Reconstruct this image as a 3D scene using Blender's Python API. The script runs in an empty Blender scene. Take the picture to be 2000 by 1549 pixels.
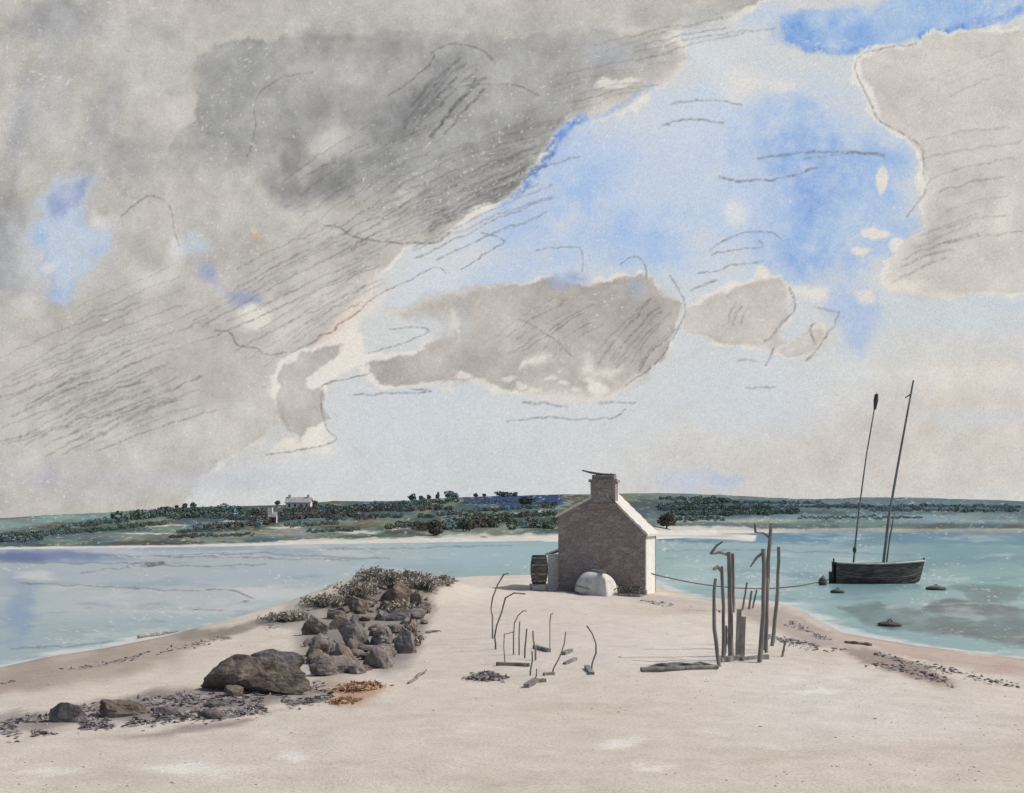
import bpy, bmesh, math, random
import numpy as np
from mathutils import Vector, noise as mnoise

rng = np.random.default_rng(7)
random.seed(7)
SC = bpy.context.scene
COL = SC.collection
F = 2144.0          # focal length in photo pixels (2000 wide)
HY = 1028.0         # horizon row
CH = 3.3            # eye height above the sea
R = math.radians

# ------------------------------------------------------------------ noise and washes
def _smooth(t): return t * t * (3 - 2 * t)
_tabs = {}
def vnoise(x, y, seed=0):
    if seed not in _tabs:
        _tabs[seed] = np.random.default_rng(1000 + seed).random((256, 256))
    T = _tabs[seed]
    xi = np.floor(x).astype(int); yi = np.floor(y).astype(int)
    fx = _smooth(x - xi); fy = _smooth(y - yi)
    a = T[xi & 255, yi & 255]; b = T[(xi + 1) & 255, yi & 255]
    c = T[xi & 255, (yi + 1) & 255]; d = T[(xi + 1) & 255, (yi + 1) & 255]
    return (a * (1 - fx) + b * fx) * (1 - fy) + (c * (1 - fx) + d * fx) * fy
def fbm(x, y, scale, seed=0, octv=4):
    s = 0; amp = 1; tot = 0
    for k in range(octv):
        s = s + amp * (vnoise(x / scale * 2 ** k + 17.3 * k, y / scale * 2 ** k + 9.1 * k, seed + k) * 2 - 1)
        tot += amp; amp *= .55
    return s / tot
def lin(c):
    c = np.asarray(c, float) / 255.0
    return np.where(c <= .04045, c / 12.92, ((c + .055) / 1.055) ** 2.4)
def L(r, g, b, k=1.0):
    v = lin((r, g, b)) * k
    return (float(v[0]), float(v[1]), float(v[2]), 1.0)

def seg_dist(x, y, pts):
    d = np.full(x.shape, 1e9)
    for (x0, y0), (x1, y1) in zip(pts[:-1], pts[1:]):
        dx, dy = x1 - x0, y1 - y0
        l2 = dx * dx + dy * dy + 1e-9
        t = np.clip(((x - x0) * dx + (y - y0) * dy) / l2, 0, 1)
        d = np.minimum(d, np.hypot(x - x0 - t * dx, y - y0 - t * dy))
    return d
def poly_sdf(x, y, pts):
    inside = np.zeros(x.shape, bool)
    P = list(pts)
    for (x0, y0), (x1, y1) in zip(P, P[1:] + P[:1]):
        cond = (y0 > y) != (y1 > y)
        with np.errstate(divide='ignore', invalid='ignore'):
            xx = (x1 - x0) * (y - y0) / (y1 - y0 + 1e-12) + x0
        inside ^= cond & (x < xx)
    d = seg_dist(x, y, P + P[:1])
    return np.where(inside, -d, d)
def sstep(a, b, v):
    t = np.clip((v - a) / (b - a + 1e-12), 0, 1)
    return t * t * (3 - 2 * t)

class Wash:
    """colour field on points given by their bearings (x, y)"""
    def __init__(s, x, y, base):
        s.x, s.y = x, y
        s.c = np.tile(np.asarray(base, float), (len(x), 1))
        s.wx = x + 16 * fbm(x, y, 90, 3) + 7 * fbm(x, y, 18, 11)
        s.wy = y + 16 * fbm(x, y, 90, 5) + 7 * fbm(x, y, 18, 21)
        s.n4 = fbm(x, y, 150, 401, 3); s.n1 = fbm(x, y, 120, 31); s.n2 = fbm(x, y, 26, 41); s.n3 = fbm(x, y, 5, 51, 2)
    def mix(s, col, a):
        a = np.clip(a, 0, 1)[:, None]
        s.c = s.c * (1 - a) + np.asarray(col, float) * a
    def poly(s, pts, col, op=1.0, soft=4, edge=0.0, edgecol=None, halo=0, var=.25, halocol=(229, 223, 214), mask=1.0, lost=5.0):
        d = poly_sdf(s.wx, s.wy, pts) + 2.5 * s.n3
        if halo:
            hw = halo * np.clip(.45 + 1.9 * s.n1 + .7 * s.n2, 0, 1.7) + .01; s.mix(halocol, sstep(hw + 2, hw * .6, d) * .9 * mask)
        sf = soft * (1 + lost * sstep(.02, .45, s.n4))
        a = sstep(sf, -sf, d) * op * (1 + var * s.n1 + var * .6 * s.n2 + .12 * s.n3) * mask
        s.mix(col, a)
        if edge:
            e = np.exp(-((d + 4) / 6.0) ** 2) * sstep(.3, 0, s.n4) * edge * np.clip(.8 + 2.2 * s.n1, 0, 2) * mask
            s.mix(edgecol or tuple(np.asarray(col) * .85), e)
    def blob(s, x, y, rx, ry, col, op=1.0, ang=0, hard=0.0, rag=.45):
        c, q = math.cos(R(ang)), math.sin(R(ang))
        dx, dy = s.wx - x, s.wy - y
        u = (dx * c - dy * q) / rx; v = (dx * q + dy * c) / ry
        r = np.hypot(u, v) + rag * s.n1 * .8 + rag * .55 * s.n2
        a = sstep(1.25 - .15 * hard, .15 + .85 * hard, r) * op
        s.mix(col, a * (1 + .15 * s.n3))
    def stroke(s, pts, col, w=2.2, op=.6):
        if len(pts) > 2:                       # round the corners
            P = [pts[0]] + list(pts) + [pts[-1]]; Q = []
            for i in range(1, len(P) - 2):
                for t in (0, .25, .5, .75):
                    Q.append(tuple(.5 * (2 * P[i][k] + (P[i + 1][k] - P[i - 1][k]) * t + (2 * P[i - 1][k] - 5 * P[i][k] + 4 * P[i + 1][k] - P[i + 2][k]) * t * t
                                         + (3 * P[i][k] - P[i - 1][k] - 3 * P[i + 1][k] + P[i + 2][k]) * t ** 3) for k in (0, 1)))
            pts = Q + [pts[-1]]
        x = s.x + 5 * s.n2; y = s.y + 5 * s.n2
        x0 = min(p[0] for p in pts) - 30; x1 = max(p[0] for p in pts) + 30
        y0 = min(p[1] for p in pts) - 30; y1 = max(p[1] for p in pts) + 30
        m = (x > x0) & (x < x1) & (y > y0) & (y < y1)
        if not m.any(): return
        d = seg_dist(x[m], y[m], pts)
        g = .72 + .75 * fbm(s.x[m], s.y[m], 5, 61, 2)
        a = np.clip(sstep(w * 1.5, w * .4, d) * op * np.clip(g, 0, 1.2), 0, 1)[:, None]
        s.c[m] = s.c[m] * (1 - a) + np.asarray(col, float) * a

def hatch(W, x, y, length, ang, n, dx, dy, col=(112, 110, 108), w=2.2, op=.5, bend=12, jit=10):
    r = random.Random(int(x * 7 + y * 13))
    for i in range(n):
        cx = x + dx * i + r.uniform(-jit, jit); cy = y + dy * i + r.uniform(-jit * .3, jit * .3)
        l = length * r.uniform(.6, 1.1) / 2; a = R(ang + r.uniform(-4, 4))
        p0 = (cx - l * math.cos(a), cy + l * math.sin(a)); p2 = (cx + l * math.cos(a), cy - l * math.sin(a))
        p1 = (cx - bend * math.sin(a) * .3, cy - bend * .5)
        q = [p0, ((p0[0] + 2 * p1[0] + p2[0]) / 4, (p0[1] + 2 * p1[1] + p2[1]) / 4), p2]
        W.stroke(q, col, w * .85, op * r.uniform(.45, .95))

# ------------------------------------------------------------------ mesh helpers
def mesh_from(name, V, Fs, mats, smooth=False, mat_idx=None):
    me = bpy.data.meshes.new(name)
    me.from_pydata([tuple(v) for v in V], [], [tuple(f) for f in Fs])
    for m in (mats if isinstance(mats, (list, tuple)) else [mats]): me.materials.append(m)
    if smooth: me.polygons.foreach_set('use_smooth', [True] * len(me.polygons))
    if mat_idx is not None: me.polygons.foreach_set('material_index', list(mat_idx))
    me.update()
    return me
def obj(name, VF, mat, parent=None, base=None, smooth=False, mat_idx=None):
    V, Fs = VF[0], VF[1]
    V = np.asarray(V, float)
    if parent is not None:
        o0 = np.array(parent['_w']); V = V - o0
    elif base is not None:
        V = V - np.array(base)
    me = mesh_from(name, V, Fs, mat, smooth, mat_idx)
    o = bpy.data.objects.new(name, me); COL.objects.link(o)
    if parent is not None:
        o.parent = parent; o['_w'] = list(parent['_w'])
    else:
        o.location = base if base is not None else (0, 0, 0)
        o['_w'] = list(base) if base is not None else [0, 0, 0]
    return o
def tag(o, label, cat, group=None):
    o['label'] = label; o['category'] = cat
    if group: o['group'] = group
    return o
def thing(name, loc, label, cat, group=None):
    o = bpy.data.objects.new(name, None); COL.objects.link(o)
    o.empty_display_size = .3
    o.location = loc; o['_w'] = [float(q) for q in loc]
    return tag(o, label, cat, group)

def join(*parts):
    V = []; Fs = []; n = 0
    for v, f in parts:
        V += [tuple(p) for p in v]; Fs += [tuple(i + n for i in q) for q in f]; n += len(v)
    return V, Fs
def box(x0, x1, y0, y1, z0, z1):
    V = [(x, y, z) for z in (z0, z1) for y in (y0, y1) for x in (x0, x1)]
    return V, [(0, 2, 3, 1), (4, 5, 7, 6), (0, 1, 5, 4), (2, 6, 7, 3), (0, 4, 6, 2), (1, 3, 7, 5)]
def tube(pts, rad, n=8, cap=True, rough=0.0, seed=0):
    pts = [Vector(p) for p in pts]
    if not hasattr(rad, '__len__'): rad = [rad] * len(pts)
    r = random.Random(seed)
    V = []; Fs = []
    up = None
    for i, p in enumerate(pts):
        t = (pts[min(i + 1, len(pts) - 1)] - pts[max(i - 1, 0)]).normalized()
        if up is None:
            up = t.orthogonal().normalized()
        else:
            up = (up - t * up.dot(t)).normalized()
        b = t.cross(up)
        for k in range(n):
            a = 2 * math.pi * k / n
            q = p + (up * math.cos(a) + b * math.sin(a)) * rad[i] * (1 + rough * r.uniform(-1, 1))
            V.append(tuple(q))
    for i in range(len(pts) - 1):
        for k in range(n):
            a = i * n + k; b2 = i * n + (k + 1) % n
            Fs.append((a, b2, b2 + n, a + n))
    if cap:
        Fs.append(tuple(reversed(range(n)))); Fs.append(tuple(range(len(V) - n, len(V))))
    return V, Fs
def lathe(cx, cy, prof, n=20):
    V = []; Fs = []
    for r_, z in prof:
        for k in range(n):
            a = 2 * math.pi * k / n
            V.append((cx + r_ * math.cos(a), cy + r_ * math.sin(a), z))
    for i in range(len(prof) - 1):
        for k in range(n):
            a = i * n + k; b = i * n + (k + 1) % n
            Fs.append((a, b, b + n, a + n))
    Fs.append(tuple(reversed(range(n)))); Fs.append(tuple(range(len(V) - n, len(V))))
    return V, Fs
def xf(VF, loc=(0, 0, 0), rz=0, s=1.0, rx=0, ry=0):
    V = np.asarray(VF[0], float) * s
    def rot(V, a, i, j):
        c, q = math.cos(a), math.sin(a); W = V.copy()
        W[:, i] = V[:, i] * c - V[:, j] * q; W[:, j] = V[:, i] * q + V[:, j] * c
        return W
    if rx: V = rot(V, rx, 1, 2)
    if ry: V = rot(V, ry, 2, 0)
    if rz: V = rot(V, rz, 0, 1)
    return V + np.array(loc), VF[1]
_ico = {}
def ico(sub):
    if sub not in _ico:
        bm = bmesh.new(); bmesh.ops.create_icosphere(bm, subdivisions=sub, radius=1)
        bm.verts.ensure_lookup_table()
        _ico[sub] = (np.array([v.co[:] for v in bm.verts]), [tuple(v.index for v in f.verts) for f in bm.faces]); bm.free()
    return _ico[sub]
def rock(rx, ry, rz, seed, sub=4, cuts=9, rough=.15):
    V, Fs = ico(sub); V = V.copy()
    r = np.random.default_rng(seed)
    for k in range(cuts):                       # flat facets
        n = r.normal(size=3); n /= np.linalg.norm(n)
        d = r.uniform(.42, .80)
        h = V @ n
        over = np.maximum(h - d, 0)
        V = V - over[:, None] * n * .93
    for i in range(len(V)):
        p = Vector(V[i]) * 2.1 + Vector((seed * 3.1, seed * 1.7, 0))
        q = mnoise.fractal(p, .9, 2.1, 5)
        V[i] *= 1 + rough * q + .035 * mnoise.noise(Vector(V[i]) * 11 + Vector((seed, 0, 0)))
    return V * np.array((rx, ry, rz)), Fs
def quads(C, size, r, flat=0.0, elong=1.0):
    """leaf-sized quads with random facing at centres C"""
    n = len(C)
    a = r.normal(size=(n, 3)); a[:, 2] *= (1 - flat)
    a /= np.linalg.norm(a, axis=1)[:, None] + 1e-9
    b = r.normal(size=(n, 3)); b[:, 2] *= (1 - flat); b -= (b * a).sum(1)[:, None] * a
    b /= np.linalg.norm(b, axis=1)[:, None] + 1e-9
    s = np.asarray(size) * r.uniform(.6, 1.3, n)
    a *= (s * elong)[:, None]; b *= s[:, None]
    V = np.stack([C - a - b * .5, C + a * .2 - b, C + a + b * .4, C - a * .1 + b], 1).reshape(-1, 3)
    Fs = [(4 * i, 4 * i + 1, 4 * i + 2, 4 * i + 3) for i in range(n)]
    return V, Fs

# ------------------------------------------------------------------ materials
def new_mat(name):
    m = bpy.data.materials.new(name); m.use_nodes = True
    nt = m.node_tree; return m, nt, nt.nodes['Principled BSDF']
def N(nt, t, **kw):
    n = nt.nodes.new(t)
    for k, v in kw.items(): setattr(n, k, v)
    return n
def noise_node(nt, scale, detail=4, rough=.6, vec=None):
    n = N(nt, 'ShaderNodeTexNoise'); n.inputs['Scale'].default_value = scale
    n.inputs['Detail'].default_value = detail; n.inputs['Roughness'].default_value = rough
    if vec is not None: nt.links.new(vec, n.inputs['Vector'])
    return n
def ramp(nt, fac, stops):
    r = N(nt, 'ShaderNodeValToRGB')
    e = r.color_ramp.elements
    e[0].position, e[0].color = stops[0]; e[1].position, e[1].color = stops[-1]
    for p, c in stops[1:-1]:
        q = e.new(p); q.color = c
    nt.links.new(fac, r.inputs['Fac']); return r
def mixc(nt, fac, a, b, mode='MIX'):
    m = N(nt, 'ShaderNodeMix'); m.data_type = 'RGBA'; m.blend_type = mode
    for s, v in ((m.inputs[0], fac), (m.inputs[6], a), (m.inputs[7], b)):
        if isinstance(v, (int, float)): s.default_value = v
        elif isinstance(v, tuple): s.default_value = v
        else: nt.links.new(v, s)
    return m.outputs[2]
def bump(nt, bsdf, height, strength, dist):
    b = N(nt, 'ShaderNodeBump'); b.inputs['Strength'].default_value = strength; b.inputs['Distance'].default_value = dist
    nt.links.new(height, b.inputs['Height']); nt.links.new(b.outputs[0], bsdf.inputs['Normal'])
def rough_mat(name, dark, mid, light, scale, bscale=None, bstr=.5, bdist=.02, rough=.9, stretch=None, spec=.2):
    m, nt, bs = new_mat(name)
    tc = N(nt, 'ShaderNodeTexCoord'); vec = tc.outputs['Object']
    if stretch:
        mp = N(nt, 'ShaderNodeMapping'); mp.inputs['Scale'].default_value = stretch
        nt.links.new(vec, mp.inputs[0]); vec = mp.outputs[0]
    n1 = noise_node(nt, scale, 6, .65, vec)
    r = ramp(nt, n1.outputs[0], [(.32, dark), (.5, mid), (.68, light)])
    n2 = noise_node(nt, (bscale or scale * 4), 5, .7, vec)
    sp = ramp(nt, n2.outputs[0], [(.3, (.72, .72, .72, 1)), (.7, (1.2, 1.2, 1.2, 1))])
    nt.links.new(mixc(nt, 1.0, r.outputs[0], sp.outputs[0], 'MULTIPLY'), bs.inputs['Base Color'])
    bs.inputs['Roughness'].default_value = rough; bs.inputs['Specular IOR Level'].default_value = spec
    bump(nt, bs, n2.outputs[0], bstr, bdist)
    return m

M = {}
M['rock'] = rough_mat('rock_stone', L(88, 77, 70), L(126, 113, 102), L(164, 149, 134), 2.2, 14, .9, .05)
M['rock_violet'] = rough_mat('rock_violet_grey', L(94, 87, 86), L(132, 123, 119), L(166, 155, 145), 2.4, 15, .9, .05)
M['timber'] = rough_mat('weathered_timber', L(96, 92, 88), L(130, 126, 121), L(164, 158, 150), 5, 22, .7, .01, stretch=(1, 1, .15))
M['timber_pale'] = rough_mat('bleached_timber', L(120, 115, 109), L(150, 144, 136), L(182, 174, 164), 5, 22, .7, .01, stretch=(1, 1, .3))
M['tar'] = rough_mat('tarred_planks', L(66, 61, 58), L(94, 88, 83), L(134, 126, 118), 6, 26, .6, .01, stretch=(.25, 1, 1.6))
M['tar_wall'] = rough_mat('dark_rubble_masonry', L(126, 115, 112), L(158, 146, 141), L(188, 176, 169), 3.0, 11, 1.0, .05, rough=.95)
def masonry(name, cols, sc=2.6):
    m, nt, bs = new_mat(name)
    tc = N(nt, 'ShaderNodeTexCoord')
    mp = N(nt, 'ShaderNodeMapping'); mp.inputs['Scale'].default_value = (1, 1, 1.7); nt.links.new(tc.outputs['Object'], mp.inputs[0])
    nz = noise_node(nt, 2.2, 3, .6, mp.outputs[0]); wv = N(nt, 'ShaderNodeVectorMath', operation='MULTIPLY_ADD')
    nt.links.new(nz.outputs['Color'], wv.inputs[0]); wv.inputs[1].default_value = (.22, .22, .22); nt.links.new(mp.outputs[0], wv.inputs[2])
    v1 = N(nt, 'ShaderNodeTexVoronoi'); v1.inputs['Scale'].default_value = sc; nt.links.new(wv.outputs[0], v1.inputs['Vector'])
    v2 = N(nt, 'ShaderNodeTexVoronoi', feature='DISTANCE_TO_EDGE'); v2.inputs['Scale'].default_value = sc; nt.links.new(wv.outputs[0], v2.inputs['Vector'])
    sep = N(nt, 'ShaderNodeSeparateColor'); nt.links.new(v1.outputs['Color'], sep.inputs[0])
    st = ramp(nt, sep.outputs[0], [(0, cols[0]), (.5, cols[1]), (1, cols[2])])
    mo = ramp(nt, v2.outputs[0], [(.01, (.74, .73, .72, 1)), (.06, (1, 1, 1, 1))])
    n2 = noise_node(nt, 16, 5, .75, tc.outputs['Object']); sp = ramp(nt, n2.outputs[0], [(.28, (.66, .66, .66, 1)), (.5, (1, 1, 1, 1)), (.72, (1.3, 1.3, 1.3, 1))])
    c = mixc(nt, 1, mixc(nt, 1, st.outputs[0], mo.outputs[0], 'MULTIPLY'), sp.outputs[0], 'MULTIPLY')
    nt.links.new(c, bs.inputs['Base Color']); bs.inputs['Roughness'].default_value = .95; bs.inputs['Specular IOR Level'].default_value = .1
    ad = N(nt, 'ShaderNodeMath', operation='ADD'); nt.links.new(mo.outputs[0], ad.inputs[0]); nt.links.new(n2.outputs[0], ad.inputs[1])
    bump(nt, bs, ad.outputs[0], .8, .04); return m
M['tar_wall'] = masonry('dark_rubble_masonry_wall', (L(143, 131, 126), L(153, 141, 136), L(164, 152, 146)), 3.4)
M['limewash'] = rough_mat('limewash', L(216, 210, 200), L(228, 222, 212), L(236, 231, 222), 1.5, 9, .35, .02)
M['roof'] = rough_mat('pale_roof_slabs', L(196, 189, 178), L(214, 207, 197), L(228, 222, 212), 2.0, 12, .6, .03)
M['chim'] = rough_mat('sooty_stone', L(140, 130, 126), L(168, 157, 151), L(194, 183, 175), 4, 16, .9, .04)
M['paleboat'] = rough_mat('pale_boat_paint', L(190, 182, 172), L(214, 207, 197), L(228, 222, 213), 2.4, 18, .35, .01, stretch=(1, .3, 1))
M['rope'] = rough_mat('tarred_rope', L(80, 76, 72), L(104, 99, 94), L(130, 124, 116), 12)
M['twig'] = rough_mat('dry_scrub', L(84, 80, 74), L(118, 112, 104), L(150, 143, 131), 3, 12, .2, .01)
M['scrub_leaf'] = rough_mat('grey_green_scrub', L(134, 127, 116), L(164, 155, 143), L(188, 178, 164), 2, 12, .2, .01)
M['weed'] = rough_mat('dark_wrack', L(112, 104, 104), L(142, 133, 132), L(172, 162, 156), 2, 14, .4, .02, rough=.7)
M['weed_rust'] = rough_mat('rust_wrack', L(146, 110, 84), L(172, 136, 108), L(196, 166, 138), 2, 14, .4, .02, rough=.8)
M['pebble'] = rough_mat('pebble', L(176, 166, 154), L(204, 194, 183), L(226, 218, 208), 1.7, 20, .3, .01)
M['tree'] = rough_mat('far_foliage', L(80, 94, 88), L(104, 120, 110), L(130, 144, 128), .22, .9, .3, .1)
M['tree_brown'] = rough_mat('far_brown_foliage', L(86, 78, 72), L(112, 106, 98), L(136, 134, 116), .25, .9, .3, .1)
M['tree_blue'] = rough_mat('far_bluish_foliage', L(100, 120, 128), L(126, 148, 152), L(150, 170, 168), .22, .9, .3, .1)
M['trunk'] = rough_mat('bark', L(60, 52, 46), L(82, 72, 64), L(104, 94, 84), 3)
M['glass'] = rough_mat('dark_pane', L(60, 62, 64), L(78, 80, 82), L(96, 98, 98), 1, rough=.3)
M['slate'] = rough_mat('grey_slates', L(150, 146, 142), L(176, 171, 165), L(196, 190, 182), .6, 3)
M['cloth'] = rough_mat('dark_cloth', L(66, 63, 62), L(88, 85, 82), L(112, 108, 104), 6)

def attr_mat(name, attr='tint', rough=.95, spec=.1):
    m, nt, bs = new_mat(name)
    a = N(nt, 'ShaderNodeAttribute'); a.attribute_name = attr
    bs.inputs['Roughness'].default_value = rough; bs.inputs['Specular IOR Level'].default_value = spec
    return m, nt, bs, a

# ------------------------------------------------------------------ grids
def grid_mesh(name, X, Y, Z, mat, tint=None, kind='structure', smooth=True):
    nj, ni = X.shape
    V = np.stack([X, Y, Z], -1).reshape(-1, 3)
    idx = np.arange(ni * nj).reshape(nj, ni)
    q = np.stack([idx[:-1, :-1], idx[:-1, 1:], idx[1:, 1:], idx[1:, :-1]], -1).reshape(-1, 4)
    me = bpy.data.meshes.new(name)
    me.vertices.add(len(V)); me.vertices.foreach_set('co', V.ravel())
    me.loops.add(q.size); me.loops.foreach_set('vertex_index', q.ravel())
    me.polygons.add(len(q)); me.polygons.foreach_set('loop_start', np.arange(len(q)) * 4)
    if smooth: me.polygons.foreach_set('use_smooth', np.ones(len(q), bool))
    me.materials.append(mat)
    me.update(calc_edges=True); me.validate()
    if tint is not None:
        c = np.ones((len(V), 4), np.float32); c[:, :3] = tint
        at = me.attributes.new('tint', 'FLOAT_COLOR', 'POINT'); at.data.foreach_set('color', c.ravel())
    o = bpy.data.objects.new(name, me); COL.objects.link(o); o['kind'] = kind
    return o

# ------------------------------------------------------------------ terrain functions
def PX(x, y):                                  # bearing on the sea plane
    Y = CH * F / (y - HY); return ((x - 1000) * Y / F, Y)
shore_px = [(-700, 1408), (-300, 1352), (0, 1304), (100, 1283), (200, 1266), (300, 1248), (400, 1230), (500, 1210), (560, 1190),
            (620, 1171), (690, 1152), (760, 1143), (880, 1129), (1040, 1126), (1100, 1124), (1230, 1124), (1285, 1138), (1300, 1152),
            (1350, 1162), (1400, 1171), (1470, 1174), (1530, 1180), (1560, 1190), (1600, 1213), (1640, 1236), (1700, 1246),
            (1800, 1262), (1900, 1275), (2000, 1288), (2400, 1345), (3200, 1440)]
SHORE = [PX(*p) for p in shore_px]
SPIT = [(-60, -40)] + SHORE + [(60, -40)]
def ground_z(X, Y):
    X = np.atleast_1d(np.asarray(X, float)); Y = np.atleast_1d(np.asarray(Y, float))
    m = (np.abs(X) < 120) & (Y < 140)
    d = np.full(X.shape, 60.0)
    d[m] = poly_sdf(X[m], Y[m], SPIT)
    d = d + .25 * fbm(X, Y, 5, 71) * np.exp(-np.abs(d) / 4)
    zi = .50 * (1 - np.exp(np.minimum(d, 0) / 5.0))
    zo = -1.6 * (1 - np.exp(-np.maximum(d, 0) / 9.0))
    z = np.where(d < 0, zi, zo)
    ins = sstep(0, -3, d)
    def mound(cx, cy, rx, ry, h, ang=0):
        c, s = math.cos(R(ang)), math.sin(R(ang))
        u = ((X - cx) * c + (Y - cy) * s) / rx; v = (-(X - cx) * s + (Y - cy) * c) / ry
        return h * np.exp(-(u * u + v * v))
    z = z + mound(-5.2, 45.5, 3.0, 5.5, 1.15, -8) + mound(-7.6, 39, 2.2, 4.5, .30, -20)
    z = z + ins * (.06 * fbm(X, Y, 6, 81) + .034 * fbm(X, Y, 1.1, 91) + .020 * fbm(X, Y, .4, 95, 2))
    return z
def at(x, y):                                  # photo bearing -> point of the ground
    t = np.linspace(8, 130, 2600)
    X = (x - 1000) / F * t; Z = CH - (y - HY) / F * t
    G = np.maximum(ground_z(X, t), -.02 * 0)
    k = np.argmax(Z <= G)
    return Vector((X[k], t[k], G[k]))
def up(p, y, x=None):                          # point above ground point p that appears at row y (column x)
    xx = p.x if x is None else (x - 1000) / F * p.y
    return Vector((xx, p.y, CH - (y - HY) / F * p.y))
def gz(x, y): return float(ground_z(x, y)[0])

# far land: shoreline row, skyline row by column
fs_x = [-900, 0, 150, 300, 450, 600, 800, 1000, 1100, 1280, 1400, 1500, 1650, 1800, 2000, 2900]
fs_y = [1078, 1073, 1071, 1069, 1067, 1063, 1060, 1057, 1055, 1045, 1042, 1041, 1040, 1040, 1041, 1046]
sk_x = [-900, 0, 100, 200, 300, 400, 500, 560, 650, 760, 850, 950, 1050, 1100, 1280, 1400, 1500, 1600, 1700, 1800, 2000, 2900]
sk_y = [1024, 1012, 1006, 1001, 995, 990, 988, 986, 979, 979, 974, 969, 967, 966, 963, 966, 972, 975, 971, 972, 979, 990]
def far_rows(xp): return np.interp(xp, fs_x, fs_y), np.interp(xp, sk_x, sk_y)
DC = 1150.0
def far_z(X, Y):
    X = np.atleast_1d(np.asarray(X, float)); Y = np.atleast_1d(np.asarray(Y, float))
    xp = 1000 + F * X / Y
    ys, yk = far_rows(xp)
    yk = yk + 1.0 * fbm(xp, xp * 0, 30, 15, 3)
    D = Y
    Ds = CH * F / (ys - HY)
    t = np.clip((1 / Ds - 1 / D) / (1 / Ds - 1 / DC), -1, 1)
    tt = np.where(t > 0, t ** .85, t)
    row = ys + (yk - ys) * tt
    z = CH - (row - HY) / F * D
    z = np.where(t < 0, -np.minimum(3, (Ds - D) * .06), z)
    z = np.where(D > DC, z[...] * 0 + (CH - (yk - HY) / F * DC) - (D - DC) * .05, z)
    return z
def far_at(x, y):
    t = np.geomspace(110, DC, 900)
    X = (x - 1000) / F * t; Z = CH - (y - HY) / F * t
    G = far_z(X, t)
    ok = (Z <= G) & (G > 0)
    k = int(np.argmax(ok)) if ok.any() else len(t) - 1
    return Vector((X[k], t[k], G[k]))

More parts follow.
